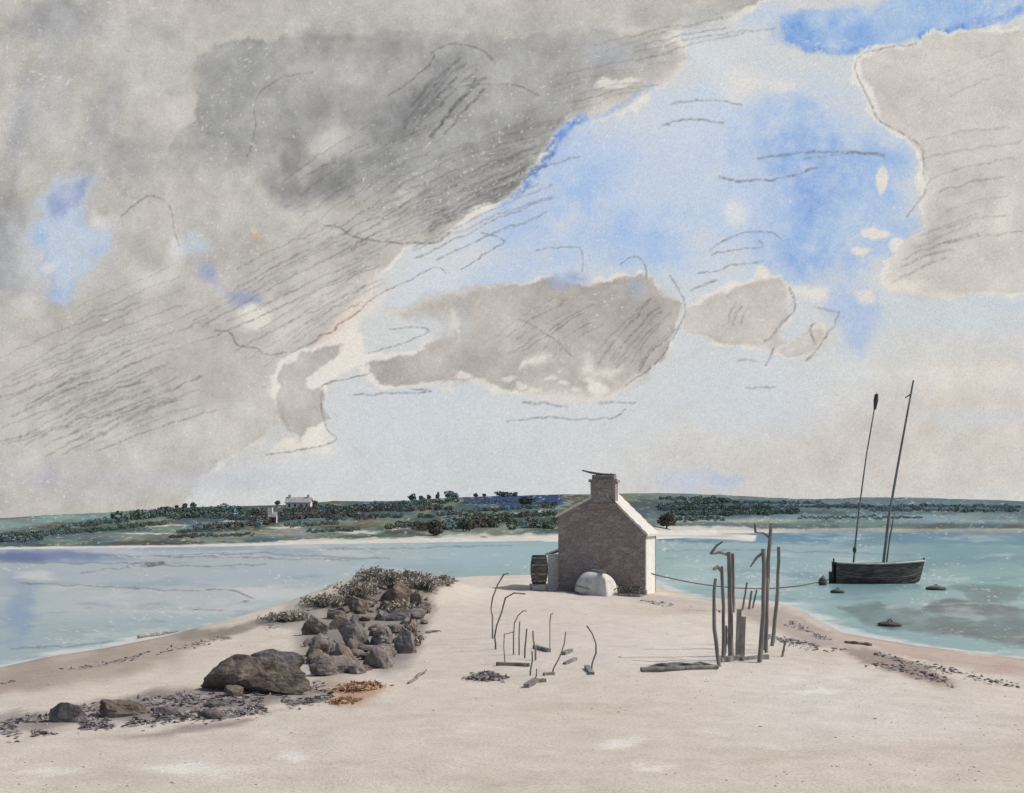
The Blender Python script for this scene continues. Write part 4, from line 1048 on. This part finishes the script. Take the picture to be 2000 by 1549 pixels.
# moored two-masted boat
def lugger():
    Yb = CH * F / (1139 - HY); sc = Yb / F
    x0 = (1629 - 1000) * sc; Lb = 4.75
    base = Vector((x0, Yb, 0))
    t = thing('moored_boat', base, 'dark tarred two masted fishing boat moored off the beach', 'boat')
    hv, gun, sect = hull(Lb, 1.8, 1.42, .05, transom=.7, bowrake=.36)
    dz = -.28
    P = lambda VF: xf(VF, (base.x, base.y, dz), R(-4))
    h = obj('hull', P(hv), M['tar'], t, smooth=True)
    g = [tube([(p[0], p[1] * 1.01, p[2] + .02) for p in gg], .055, 6) for gg in gun]
    obj('gunwale', P(join(*g)), M['paleboat'], h)
    for s in (.22, .5, .74):
        b, zk, zt = sect(s)
        obj('thwart', P(box(s * Lb - .12, s * Lb + .12, -b * .93, b * .93, zt - .28, zt - .23)), M['timber'], h)
    obj('stem_post', P(tube([(Lb - .05, 0, .35), (Lb + .12, 0, .8), (Lb + .36, 0, 1.75)], [.06, .06, .05], 6)), M['tar'], h)
    obj('stern_post', P(tube([(-.03, 0, .05), (-.05, 0, 1.0), (-.02, 0, 1.72)], [.06, .06, .05], 6)), M['tar'], h)
    for k, q in enumerate((.35, .62)):
        sides = []
        for sg in (0, -1):
            pts = []
            for i in range(17):
                s_ = i / 16; b, zk, zt = sect(s_); aq = q
                pts.append((s_ * Lb + .36 * ((zk + (zt - zk) * (aq ** 1.9 * .75 + .25 * aq)) / 1.42) * s_ ** 6, (1 if sg == 0 else -1) * (b * math.sin(aq * math.pi / 2) ** .75 + .012), zk + (zt - zk) * (aq ** 1.9 * .75 + .25 * aq)))
            sides.append(tube(pts, .022, 5))
        for sd in sides: obj('strake', P(sd), M['timber'], h)
    obj('rudder', P(box(-.30, -.07, -.03, .03, .05, .95)), M['tar'], h)
    obj('bilge_keel', P(join(tube([(.3, .5, .28), (2.2, .72, .2), (4, .45, .35)], .05, 5), tube([(.3, -.5, .28), (2.2, -.72, .2), (4, -.45, .35)], .05, 5))), M['tar'], h)
    # masts rake to the right
    def pt(x, y, dy=0): return ((x - 1000) / F * (Yb + dy), Yb + dy, CH - (y - HY) / F * (Yb + dy))
    m1 = obj('mast', tube([pt(1664, 1128), pt(1676, 1010), pt(1692, 890), pt(1713, 768)], [.06, .05, .042, .035], 8), M['timber'], t)
    m2 = obj('mast', tube([pt(1722, 1128), pt(1736, 1010), pt(1757, 890), pt(1784, 743)], [.085, .08, .068, .05], 8), M['timber'], t)
    obj('furled_pennant', tube([pt(1712, 770, -.1), pt(1711, 782, -.1), pt(1709, 800, -.1)], [.09, .14, .07], 7, rough=.2, seed=2), M['cloth'], m1)
    obj('sheave_arm', tube([pt(1779, 770), pt(1768, 777)], [.05, .035], 6), M['timber'], m2)
    obj('spar', tube([pt(1729, 1118, -.35), pt(1738, 1050, -.35), pt(1748, 998, -.3)], [.05, .05, .03], 6), M['timber'], t)
    obj('block', xf((ico(2)[0] * np.array((.11, .11, .2)), ico(2)[1]), pt(1669, 1074, -.1)), M['cloth'], m1)
    obj('folded_sail', join(*[xf((rock(.55, .25, .16, 40 + k, 3, 2, .2)), (base.x + 1.2 + k * .75, base.y, 1.02 + dz + .06 * (k % 2)), R(-4)) for k in range(3)]), M['cloth'], t, smooth=True)
    return t, pt
boat, bpt = lugger()

# buoys by the boat and weedy floats
def buoy(x, y, rx, rz, label, ball=True):
    Yb = CH * F / (y - HY); sc = Yb / F; X = (x - 1000) * sc
    t = thing('mooring_buoy', (X, Yb, 0), label, 'buoy', 'buoys by the moored boat')
    V, Fs = ico(3); obj('float', (V * np.array((rx, rx, rz)) + np.array((X, Yb, rz * .55)), Fs), M['tar'], t, smooth=True)
    obj('ring', tube([(X + .07 * math.cos(q), Yb, rz * 1.5 + .07 * math.sin(q)) for q in np.linspace(0, 6.2, 12)], .022, 6), M['rope'], t)
buoy(1607, 1143, .24, .30, 'round dark buoy floating left of the moored boat')
buoy(1636, 1158, .36, .12, 'flat dark float in the water under the boat stern')
buoy(1828, 1152, .52, .14, 'wide low dark float right of the moored boat')
buoy(1738, 1222, .40, .09, 'low dark float in the weedy shallows nearest the beach')

# rope from the cottage to the boat
def mooring_rope():
    A = Vector(xf(([(2.2, .2, .95)], []), cotc, cota)[0][0]); B = Vector(bpt(1627, 1130))
    pts = []
    for i in range(41):
        s = i / 40; p = A.lerp(B, s); p.z -= 4 * s * (1 - s) * .62
        p.z = max(p.z, .02); pts.append(p)
    o = obj('mooring_rope', tube([tuple(p - A) for p in pts], .032, 5), M['rope'])
    o.location = A; o['_w'] = list(A)
    tag(o, 'slack rope strung from the cottage corner across the water to the boat', 'rope')
mooring_rope()

# pale boat lying keel up before the gable
def upturned():
    p = at(1163, 1158); c = Vector((p.x, p.y - 1.2, gz(p.x, p.y - 1.2)))
    t = thing('upturned_rowing_boat', c, 'pale rowing boat lying keel up against the dark gable', 'rowing boat')
    hv, gun, sect = hull(2.4, 1.75, .88, .14, transom=.8, bowrake=.3)
    def P(VF): return xf(xf(VF, (0, 0, 0), 0, 1, R(180)), (c.x - .25, c.y + .85, c.z + .96), R(-80))
    h = obj('hull', P(hv), M['paleboat'], t, smooth=True)
    obj('keel', P(box(.1, 2.5, -.035, .035, -.09, .02)), M['timber_pale'], t)
    obj('strake', P(join(*[tube([(q[0], q[1] * 1.02, q[2] - .3) for q in gg[:14]], .025, 5) for gg in gun])), M['timber_pale'], t)
    obj('gunwale', P(join(*[tube([(q[0], q[1] * 1.01, q[2]) for q in gg], .04, 5) for gg in gun])), M['timber'], t)
upturned()

# tall water butt left of the cottage
def water_butt():
    p = at(1053, 1154); z = p.z
    t = thing('water_butt', p, 'tall dark tarred water butt on a timber stand left of the cottage', 'barrel')
    z0 = z + .30
    obj('barrel', lathe(p.x, p.y, [(.30, z0), (.37, z0 + .35), (.39, z0 + .65), (.37, z0 + .95), (.31, z0 + 1.28), (.27, z0 + 1.28), (.27, z0 + 1.22)], 22), M['tar'], t, smooth=True)
    for q, rr in ((.14, .338), (.45, .386), (.85, .386), (1.16, .342)):
        obj('hoop', lathe(p.x, p.y, [(rr, z0 + q - .03), (rr + .012, z0 + q - .03), (rr + .012, z0 + q + .03), (rr, z0 + q + .03)], 22), M['timber'], t)
    obj('stand_top', box(p.x - .42, p.x + .42, p.y - .42, p.y + .42, z + .23, z + .297), M['timber_pale'], t)
    for sx in (-1, 1):
        for sy in (-1, 1):
            obj('stand_leg', box(p.x + sx * .36 - .05, p.x + sx * .36 + .05, p.y + sy * .36 - .05, p.y + sy * .36 + .05, z - .15, z + .229), M['timber'], t)
water_butt()

# lobster pots and fender heap right of the pale boat
def pot(x, y, label, s=1.0, rz=0):
    p = at(x, y)
    t = thing('lobster_pot', p, label, 'lobster pot', 'pots by the cottage')
    bars = [tube([(.32 * math.cos(q) * s, k * s, .3 * math.sin(q) * s + .05) for q in np.linspace(0, math.pi, 9)], .024, 5) for k in (-.4, 0, .4)]
    obj('hoops', xf(join(*bars), p, rz), M['timber'], t)
    slats = [box(.32 * math.cos(q) * s - .02, .32 * math.cos(q) * s + .02, -.44 * s, .44 * s, .3 * math.sin(q) * s + .075, .3 * math.sin(q) * s + .10) for q in np.linspace(0.1, math.pi - .1, 8)]
    obj('slats', xf(join(*slats), p, rz), M['tar'], t)
    obj('base', xf(box(-.34 * s, .34 * s, -.46 * s, .46 * s, 0, .05), p, rz), M['timber'], t)
pot(1213, 1160, 'slatted lobster pot just right of the pale upturned boat', 1.0, .4)
pot(1232, 1164, 'slatted lobster pot nearest the cottage right corner', 1.1, 1.2)

# ------------------------------------------------------------------ stakes on the beach
def stake(base, top, r0, r1, label, mid=None, forks=(), name='stake', mat='timber'):
    p = at(*base)
    tp = up(p, top[1], top[0])
    q = [p + Vector((0, 0, -.35)), p]
    n = 7
    for k in range(1, n + 1):
        s = k / n; v = p.lerp(tp, s)
        if mid: v = v + Vector((mid * 4 * s * (1 - s), 0, 0))
        v = v + Vector((.008 * math.sin(k * 2.3 + base[0]), .008 * math.cos(k * 1.9 + base[0]), 0)); q.append(v)
    rad = [.8 * r0 * 1.05] + [.8 * (r0 + (r1 - r0) * k / n) for k in range(n + 1)]
    lab_parts = [((a, b), rr) for a, b, rr in forks]
    if forks:
        t = thing(name, p, label, 'stake', 'weathered stakes on the beach')
        obj('post', tube(q, rad, 9, rough=.10, seed=base[0]), M[mat], t)
        for a, b, rr in forks:
            A = up(p, a[1], a[0]); B = up(p, b[1], b[0]); A.y += .02; B.y -= .08
            mm = A.lerp(B, .5) + Vector((0, 0, .05))
            obj('branch', tube([A, mm, B], [rr, rr * .9, rr * .6], 7, rough=.1, seed=b[0]), M[mat], t)
    else:
        o = obj(name, tube([v - p for v in q], rad, 9, rough=.10, seed=base[0]), M[mat])
        o.location = p; o['_w'] = list(p); tag(o, label, 'stake', 'weathered stakes on the beach')
stake((1405, 1302), (1397, 1130), .055, .04, 'thin crooked stake, leftmost of the left clump', -.06)
stake((1412, 1290), (1409, 1106), .05, .045, 'straight stake just right of the leftmost one in the left clump', .03, forks=(((1409, 1112), (1392, 1112), .05),))
stake((1428, 1282), (1424, 1078), .075, .06, 'tallest stake of the left clump with a slanting arm at its top', .0, forks=(((1423, 1084), (1388, 1082), .035), ((1388, 1082), (1410, 1058), .03)))
stake((1432, 1196), (1431, 1081), .09, .075, 'farther stake behind the left clump, half hidden', .0)
stake((1414, 1281), (1418, 1222), .05, .045, 'short stump stake at the foot of the left clump', .02)
stake((1484, 1294), (1491, 1072), .065, .055, 'forked stake at the left of the right clump', .04, forks=(((1491, 1080), (1464, 1107), .032),))
stake((1494, 1270), (1506, 1022), .085, .05, 'tallest stake of all, in the middle of the right clump', -.02, forks=(((1503, 1050), (1476, 1040), .03), ((1476, 1040), (1472, 1022), .03)))
stake((1508, 1262), (1521, 1068), .06, .05, 'slim leaning stake at the right of the right clump', .04)
stake((1497, 1275), (1499, 1130), .05, .04, 'shorter stake beside the tallest one in the right clump', .0)
stake((1450, 1192), (1459, 1138), .05, .045, 'short leaning stake between the two clumps, left one', .0)
stake((1463, 1190), (1468, 1154), .06, .05, 'shortest leaning stake between the two clumps, middle one', .0)
stake((1470, 1188), (1478, 1152), .05, .04, 'short tilted stake between the two clumps, right one', .0)
stake((1528, 1283), (1534, 1252), .035, .03, 'small bent peg right of both clumps of stakes', .0)
# upright plank and sleepers at the foot of the stakes
pb = at(1445, 1284)
tp_ = up(pb, 1190, 1447)
o = obj('upright_plank', join(box(-.10, .0, -.025, .025, -.3, tp_.z - pb.z), box(.003, .10, -.02, .03, -.3, tp_.z - pb.z - .16)), M['timber_pale']); o.location = pb; o.rotation_euler = (0, R(2), 0)
tag(o, 'broad grey upright plank standing right of the left clump of stakes', 'plank')
for (a, b, lab) in (((1406, 1294), (1447, 1287), 'short beam on the sand joining the left stakes to the plank'), ((1447, 1291), (1499, 1288), 'beam on the sand between the plank and the right clump of stakes')):
    A, B = at(*a), at(*b); mid = (A + B) / 2; d = B - A
    ln = math.hypot(d.x, d.y)
    o = obj('ground_beam', xf(box(-ln / 2, ln / 2, -.05, .05, -.02, .09), (0, 0, 0), math.atan2(d.y, d.x)), M['timber']); o.location = mid
    tag(o, lab, 'beam', 'beams at the foot of the stakes')

A, B = at(1252, 1313), at(1402, 1308); mid = (A + B) / 2; d = B - A; ln = math.hypot(d.x, d.y)  # spar and net roll added to stand in for the shadow of the stakes
o = thing('shadow_spar', mid, 'long dark spar with a slack furled net added as the shadow on the sand left of the stakes', 'spar')
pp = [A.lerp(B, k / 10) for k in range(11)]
obj('shadow_pole', tube([q + Vector((0, 0, .05)) for q in pp], [.045] * 11, 8, rough=.1), M['timber'], o)
obj('shadow_net_roll', tube([A.lerp(B, .12 + .084 * k) + Vector((0, .22 + .05 * math.sin(k * 1.7), .045)) for k in range(11)], [.03, .06, .08, .09, .08, .09, .08, .07, .08, .06, .04], 9, rough=.25, seed=5), M['rope'], o)

# ------------------------------------------------------------------ ribs of a wrecked boat standing in the sand
def wreck():
    c = at(1050, 1334)
    t = thing('boat_wreck', c, 'bare grey ribs of a wrecked boat standing out of the sand', 'wreck')
    def chain(pts, r0, r1, name, yoff=0.0, bury=True, mat='timber'):
        q = []
        for i, (x, y) in enumerate(pts):
            Yd = c.y + yoff
            q.append(Vector(((x - 1000) / F * Yd, Yd, CH - (y - HY) / F * Yd)))
        if bury:
            e = q[-1].copy(); g0 = gz(e.x, e.y)
            if e.z > g0 - .1: q.append(Vector((e.x, e.y, g0 - .15)))
        n = len(q); rad = [.55 * (r0 + (r1 - r0) * i / (n - 1)) for i in range(n)]
        obj(name, tube(q, rad, 7, rough=.12, seed=int(pts[0][0])), M[mat], t)
    far = at(968, 1200).y - c.y
    chain([(994, 1120), (984, 1122), (972, 1142), (962, 1168), (959, 1190), (962, 1204)], .035, .04, 'rib', 8.0)
    chain([(1026, 1160), (1004, 1158), (987, 1168), (980, 1195), (970, 1222), (966, 1244), (968, 1256)], .032, .04, 'rib', 5.2)
    chain([(1029, 1194), (1022, 1193), (1012, 1202), (1005, 1216), (1003, 1240)], .02, .03, 'rib', 4.4)
    chain([(1015, 1214), (1014, 1240), (1014, 1262)], .03, .034, 'rib', 4.3)
    chain([(1029, 1228), (1027, 1250), (1025, 1268)], .03, .034, 'rib', 3.6)
    chain([(1041, 1232), (1042, 1252), (1046, 1266)], .034, .04, 'rib', 3.2)
    chain([(1105, 1234), (1102, 1258), (1094, 1282), (1082, 1304), (1078, 1316)], .02, .03, 'rib', 1.2)
    chain([(1146, 1222), (1157, 1238), (1164, 1258), (1164, 1276), (1158, 1292), (1156, 1300)], .028, .034, 'rib', 1.9)
    chain([(1080, 1198), (1076, 1200), (1074, 1214), (1074, 1236)], .028, .02, 'rib', 5.4)
    chain([(985, 1238), (984, 1262), (986, 1290)], .022, .026, 'rib', 2.6)
    chain([(1002, 1235), (984, 1239)], .018, .018, 'cross_tie', 2.6, False)
    chain([(1039, 1272), (1040, 1290), (1036, 1310)], .028, .032, 'rib', .9)
    chain([(1048, 1306), (1048, 1318), (1044, 1330)], .02, .03, 'rib', .2)
    # keel timbers and planks lying on the sand
    def lying(a, b, w, h, name):
        A, B = at(*a), at(*b); d = B - A; ln = d.length
        m = (A + B) / 2
        V = xf(box(-ln / 2, ln / 2, -w, w, -.02, h), (m.x, m.y, m.z), math.atan2(d.y, d.x))
        obj(name, V, M['timber'], t)
    lying((970, 1300), (1034, 1302), .05, .07, 'keel_plank')
    lying((1028, 1344), (1046, 1332), .05, .07, 'plank'); lying((1044, 1334), (1064, 1332), .05, .06, 'plank')
    lying((1044, 1266), (1072, 1274), .05, .08, 'plank'); lying((1100, 1280), (1115, 1273), .05, .07, 'plank')
    lying((1103, 1298), (1124, 1290), .04, .05, 'plank'); lying((1146, 1306), (1156, 1318), .05, .06, 'plank')
    lying((1062, 1320), (1082, 1318), .04, .05, 'plank')
wreck()
def loose(name, a, b, w, h, label, cat, mat='timber', extra=None):
    A, B = at(*a), at(*b); d = B - A; ln = d.length; m = (A + B) / 2
    r = random.Random(int(a[0]))
    pts = [(-ln / 2 + ln * k / 6, w * .5 * math.sin(k * 1.7 + a[0]), h * .5 + .01 * math.sin(k * 2.1)) for k in range(7)]
    V = [tube(pts, [w * .5, w * .6, w * .55, w * .6, w * .5, w * .42, w * .3], 8, rough=.12, seed=int(a[0]))]
    if extra: V.append(tube([(0, 0, h * .5), (ln * .1, -.1, h * .9), (ln * .16, -.24, h * .7)], [w * .4, w * .3, w * .2], 6))
    o = obj(name, join(*V), M[mat]); o.location = m; o.rotation_euler = (0, 0, math.atan2(d.y, d.x)); tag(o, label, cat)
def weed_pile(x, y, wpx, hm, label, n, mat, seed, ry=.35):
    r = np.random.default_rng(seed); p = at(x, y); w = wpx * p.y / F
    C = r.normal(size=(n, 2)) * np.array((w * .17, ry * .7))
    z = ground_z(p.x + C[:, 0], p.y + C[:, 1]) + r.random(n) * hm * np.exp(-(C[:, 0] / (w * .3)) ** 2)
    V, Fs = quads(np.stack([C[:, 0] + p.x, C[:, 1] + p.y, z + .01], 1), .026, r, .6, 2.2)
    o = obj('seaweed_heap', (V, Fs), M[mat], base=p); tag(o, label, 'seaweed', 'heaps of cast up seaweed'); return o
weed_pile(950, 1326, 92, .07, 'flat dark heap of seaweed added as the ground shadow left of the wrecked ribs', 900, 'weed', 3, .22)  # dark heap added in place of the cast shadow beside the wreck
weed_pile(700, 1346, 110, .06, 'rust brown heap of seaweed below the scrub mound', 1100, 'weed_rust', 4, .3)
weed_pile(672, 1372, 60, .04, 'small rusty scrap of seaweed nearest the camera', 600, 'weed_rust', 6, .18)
loose('driftwood_stick', (800, 1336), (832, 1312), .05, .05, 'thin stick lying slantwise between the rocks and the wreck', 'driftwood')
loose('driftwood_branch', (832, 1238), (856, 1234), .06, .07, 'short forked branch on the sand right of the scrub mound', 'driftwood', extra=True)
loose('driftwood_log', (270, 1247), (345, 1236), .10, .10, 'bleached log stranded at the left water edge', 'driftwood', 'timber_pale', extra=True)
loose('driftwood_plank', (1700, 1262), (1652, 1256), .09, .06, 'dark plank stranded on the damp sand at the right shore', 'driftwood')

# ------------------------------------------------------------------ rocks
def boulder(name, x0, x1, ybase, ytop, label, seed, mat='rock', ry=.8, cuts=10, group='dark rocks on the left of the beach', rough=.15, rz=0):
    p = at((x0 + x1) / 2, ybase); sc = p.y / F
    w = (x1 - x0) * sc / 2; h = (ybase - ytop) * sc
    V, Fs = rock(w * 1.12, w * ry, h * .78, seed, 5 if w > .6 else (4 if w > .3 else 3), cuts, rough)
    V = xf((V, Fs), (p.x, p.y + w * ry * .7, p.z + h * .30), rz)[0]
    o = obj(name, (V, Fs), M[mat], base=p); tag(o, label, 'rock', group); return o
boulder('boulder', 368, 545, 1352, 1266, 'largest dark brown boulder with a steep left side and flat sloping top', 11, 'rock', .7, 12, rough=.07)
boulder('boulder', 470, 600, 1338, 1275, 'greyer boulder behind the right end of the largest one', 12, 'rock_violet', .6)
boulder('boulder', 455, 618, 1358, 1312, 'low dark rock in front of the largest boulder', 23, 'rock', .5)
boulder('boulder', 435, 478, 1360, 1338, 'small dark stone at the front foot of the largest boulder', 14)
boulder('boulder', 80, 174, 1412, 1376, 'flat grey rock, the one farthest left and nearest the camera', 15, 'rock_violet', .6)
boulder('boulder', 172, 282, 1400, 1363, 'flat brown rock second from the left', 16, 'rock', .6)
boulder('boulder', 385, 450, 1405, 1386, 'low grey stone in the wrack below the largest boulder', 17, 'rock_violet', .5)
boulder('boulder', 300, 352, 1396, 1380, 'low stone in the wrack left of the largest boulder', 18, 'rock_violet', .5)
boulder('boulder', 395, 440, 1382, 1364, 'small pale grey stone just below the largest boulder', 24, 'rock_violet', .5)
heap = [(590, 640, 1240, 1208, 'rock'), (585, 650, 1282, 1236, 'rock_violet'), (640, 700, 1300, 1252, 'rock'), (655, 720, 1262, 1215, 'rock_violet'), (700, 770, 1306, 1262, 'rock_violet'),
        (710, 775, 1258, 1222, 'rock_violet'), (760, 812, 1276, 1234, 'rock_violet'), (600, 690, 1318, 1284, 'rock_violet'), (770, 826, 1242, 1212, 'rock'), (660, 730, 1196, 1162, 'rock'),
        (735, 800, 1178, 1140, 'rock'), (790, 838, 1190, 1158, 'rock'), (745, 810, 1212, 1188, 'rock_violet')]
heap_lab = ['pointed dark stone at the left end of the mound', 'dark grey stone low on the left of the mound', 'dark stone in the middle of the mound foot', 'grey stone half way up the mound, left', 'grey stone at the foot of the mound, right of centre',
            'grey stone half way up the mound, centre', 'grey stone on the right flank of the mound', 'wide flat stone at the very foot of the mound', 'brown stone on the right flank of the mound under the crest', 'dark stone high on the left of the mound crest',
            'dark stone on the crest of the mound', 'dark stone at the right end of the mound crest', 'flat grey stone just below the mound crest']
for i, ((x0, x1, yb, yt, m), lab) in enumerate(zip(heap, heap_lab)):
    boulder('boulder', x0, x1, yb, yt, lab, 30 + i, m, .7, 8, rz=i)

rr_ = np.random.default_rng(77); k_ = 0
poly_ = [(598, 1235), (640, 1195), (705, 1142), (765, 1126), (835, 1140), (842, 1185), (815, 1258), (755, 1312), (640, 1320), (596, 1285)]
while k_ < 92:
    x_, y_ = rr_.uniform(590, 845), rr_.uniform(1130, 1322)
    if poly_sdf(np.array([x_]), np.array([y_]), poly_)[0] > -2: continue
    w_ = rr_.uniform(8, 24) * (.7 + .5 * (y_ - 1130) / 190); h_ = w_ * rr_.uniform(.6, 1.1)
    boulder('stone', x_ - w_, x_ + w_, y_ + 3, y_ + 3 - h_, 'small angular stone, one of many strewn over the scrub mound', 400 + k_, 'rock' if rr_.random() < .5 else 'rock_violet', .8, 9, 'loose stones of the scrub mound', rz=rr_.uniform(0, 6))
    k_ += 1

# dry scrub bushes over the mound
def scrub(x, y, wpx, hpx, label, seed, n=46):
    r = np.random.default_rng(seed); p = at(x, y); sc = p.y / F; w = wpx * sc; h = hpx * sc
    t = thing('scrub_bush', p, label, 'bush', 'dry scrub on the mound')
    parts = []; tips = []
    for k in range(n):
        a = r.uniform(0, 6.28); b = r.uniform(.1, 1)
        e = Vector((math.cos(a) * w * .5 * b, math.sin(a) * w * .4 * b, h * r.uniform(.45, 1.0) * (1.1 - .5 * b)))
        s0 = Vector((e.x * .25, e.y * .25, -.06)); m = s0.lerp(e, .55) + Vector((r.normal() * .05, r.normal() * .05, .06))
        parts.append(tube([p + s0, p + m, p + e], [.014, .010, .004], 4, False)); tips.append((m, e))
    obj('stems', join(*parts), M['twig'], t)
    C = []
    for m, e in tips:
        for q in range(16):
            v = m.lerp(e, r.uniform(0, 1.05)); C.append((p.x + v.x + r.normal() * .05, p.y + v.y + r.normal() * .05, p.z + v.z + r.normal() * .05))
    obj('leaves', quads(np.array(C), .028, r, 0, 1.8), M['scrub_leaf'], t)
for i, q in enumerate([(700, 1172, 80, 36, 'grey scrub bush on the left of the mound crest'), (770, 1150, 90, 32, 'widest grey scrub bush on the mound crest'), (832, 1152, 70, 22, 'low scrub bush at the right end of the crest'), (780, 1206, 80, 26, 'scrub bush on the upper right flank of the mound'), (800, 1262, 40, 30, 'narrow scrub bush at the right foot of the mound'),
                       (560, 1212, 90, 12, 'thin low scrub on the bank left of the mound'), (730, 1132, 70, 20, 'topmost scrub bush on the very crest of the mound'), (800, 1136, 80, 18, 'spreading scrub bush just right of the topmost one'), (868, 1142, 44, 14, 'last small scrub bush at the right foot of the crest'),
                       (640, 1182, 90, 18, 'low scrub bush on the left shoulder of the mound')]):
    scrub(q[0], q[1], q[2] * 1.3, q[3] * 1.25, q[4], 200 + i, 64)

# line of wrack and pebbles (uncountable)
def wrack():
    r = np.random.default_rng(9)
    C = []
    lines = [([(-40, 1428), (60, 1412), (180, 1396), (300, 1380), (420, 1362), (520, 1362), (640, 1348)], 1700, 9), ([(60, 1432), (200, 1414), (330, 1402), (450, 1398), (560, 1376), (650, 1362)], 1500, 5),
             ([(0, 1318), (120, 1292), (260, 1266), (400, 1240), (520, 1214), (620, 1186), (690, 1150)], 700, 3), ([(1480, 1190), (1560, 1204), (1620, 1238), (1660, 1258), (1760, 1282), (1990, 1332)], 900, 4),
             ([(1250, 1172), (1320, 1178), (1420, 1184)], 200, 2), ([(1500, 1232), (1560, 1246), (1640, 1264), (1740, 1296), (1860, 1330)], 700, 6)]
    for pl, n, sp in lines:
        for k in range(n):
            i = r.integers(0, len(pl) - 1); s = r.random()
            x = pl[i][0] + (pl[i + 1][0] - pl[i][0]) * s; y = pl[i][1] + (pl[i + 1][1] - pl[i][1]) * s + r.normal() * sp
            if fbm(np.array([x]), np.array([y * 3]), 60, 201)[0] < -.12: continue
            Yd = CH * F / (y - HY) * .87
            C.append(((x - 1000) / F * Yd, Yd))
    C = np.array(C); z = ground_z(C[:, 0], C[:, 1])
    ok = z > .0
    C = C[ok]; z = z[ok]
    V, Fs = quads(np.stack([C[:, 0], C[:, 1], z + .008], 1), .026, r, .75, 2.4)
    o = obj('seaweed', (V, Fs), M['weed']); o['kind'] = 'stuff'; o['label'] = 'scattered dark wrack along the tide lines'
    # pebbles
    n = 1800
    Yd = 9.5 + 50 * r.random(n) ** 2.0; X = (r.random(n) * 2.4 - 1.2) * Yd * .5
    z = ground_z(X, Yd); ok = z > .1
    ok &= fbm(X, Yd, 5, 211) > -.15
    X, Yd, z = X[ok], Yd[ok], z[ok]
    v0, f0 = ico(1); Vs = []; Fs = []
    for i in range(len(X)):
        s = r.uniform(.007, .016) * (1.0 if r.random() < .95 else 1.8)
        Vs.append(v0 * np.array((s * r.uniform(.8, 1.6), s, s * .55)) + np.array((X[i], Yd[i], z[i] + s * .2))); k = i * len(v0)
        Fs += [(a + k, b + k, c + k) for a, b, c in f0]
    o = obj('pebbles', (np.concatenate(Vs), Fs), M['pebble'], smooth=True); o['kind'] = 'stuff'; o['label'] = 'scattered small pebbles and shell bits on the sand'
wrack()

# ------------------------------------------------------------------ light, world, camera
SUN_EL, SUN_AZ = R(48), R(84)            # azimuth clockwise from the view direction (+Y)
w = bpy.data.worlds.new('World'); SC.world = w; w.use_nodes = True
nt = w.node_tree
sk = nt.nodes.new('ShaderNodeTexSky'); sk.sky_type = 'NISHITA'; sk.sun_disc = False
sk.sun_elevation = SUN_EL; sk.sun_rotation = SUN_AZ; sk.dust_density = 2.0
nt.links.new(sk.outputs[0], nt.nodes['Background'].inputs['Color'])
nt.nodes['Background'].inputs['Strength'].default_value = .11
ld = bpy.data.lights.new('sun', 'SUN'); ld.energy = 3.0; ld.angle = R(.8); ld.color = (1, .955, .90)
so = bpy.data.objects.new('sun', ld); COL.objects.link(so)
dirv = Vector((math.sin(SUN_AZ) * math.cos(SUN_EL), math.cos(SUN_AZ) * math.cos(SUN_EL), math.sin(SUN_EL)))
so.rotation_euler = dirv.to_track_quat('Z', 'Y').to_euler(); so.location = (60, 20, 60)

cd = bpy.data.cameras.new('camera'); cam = bpy.data.objects.new('camera', cd); COL.objects.link(cam)
cd.sensor_width = 36; cd.lens = 36 * F / 2000; cd.shift_y = (HY - 1549 / 2) / 2000
cd.clip_start = .1; cd.clip_end = 12000
cam.location = (0, 0, CH); cam.rotation_euler = (R(90), 0, 0)
SC.camera = cam
SC.view_settings.view_transform = 'Standard'; SC.view_settings.look = 'None'; SC.view_settings.exposure = 0; SC.view_settings.gamma = 1
for o in bpy.data.objects:
    if '_w' in o: del o['_w']
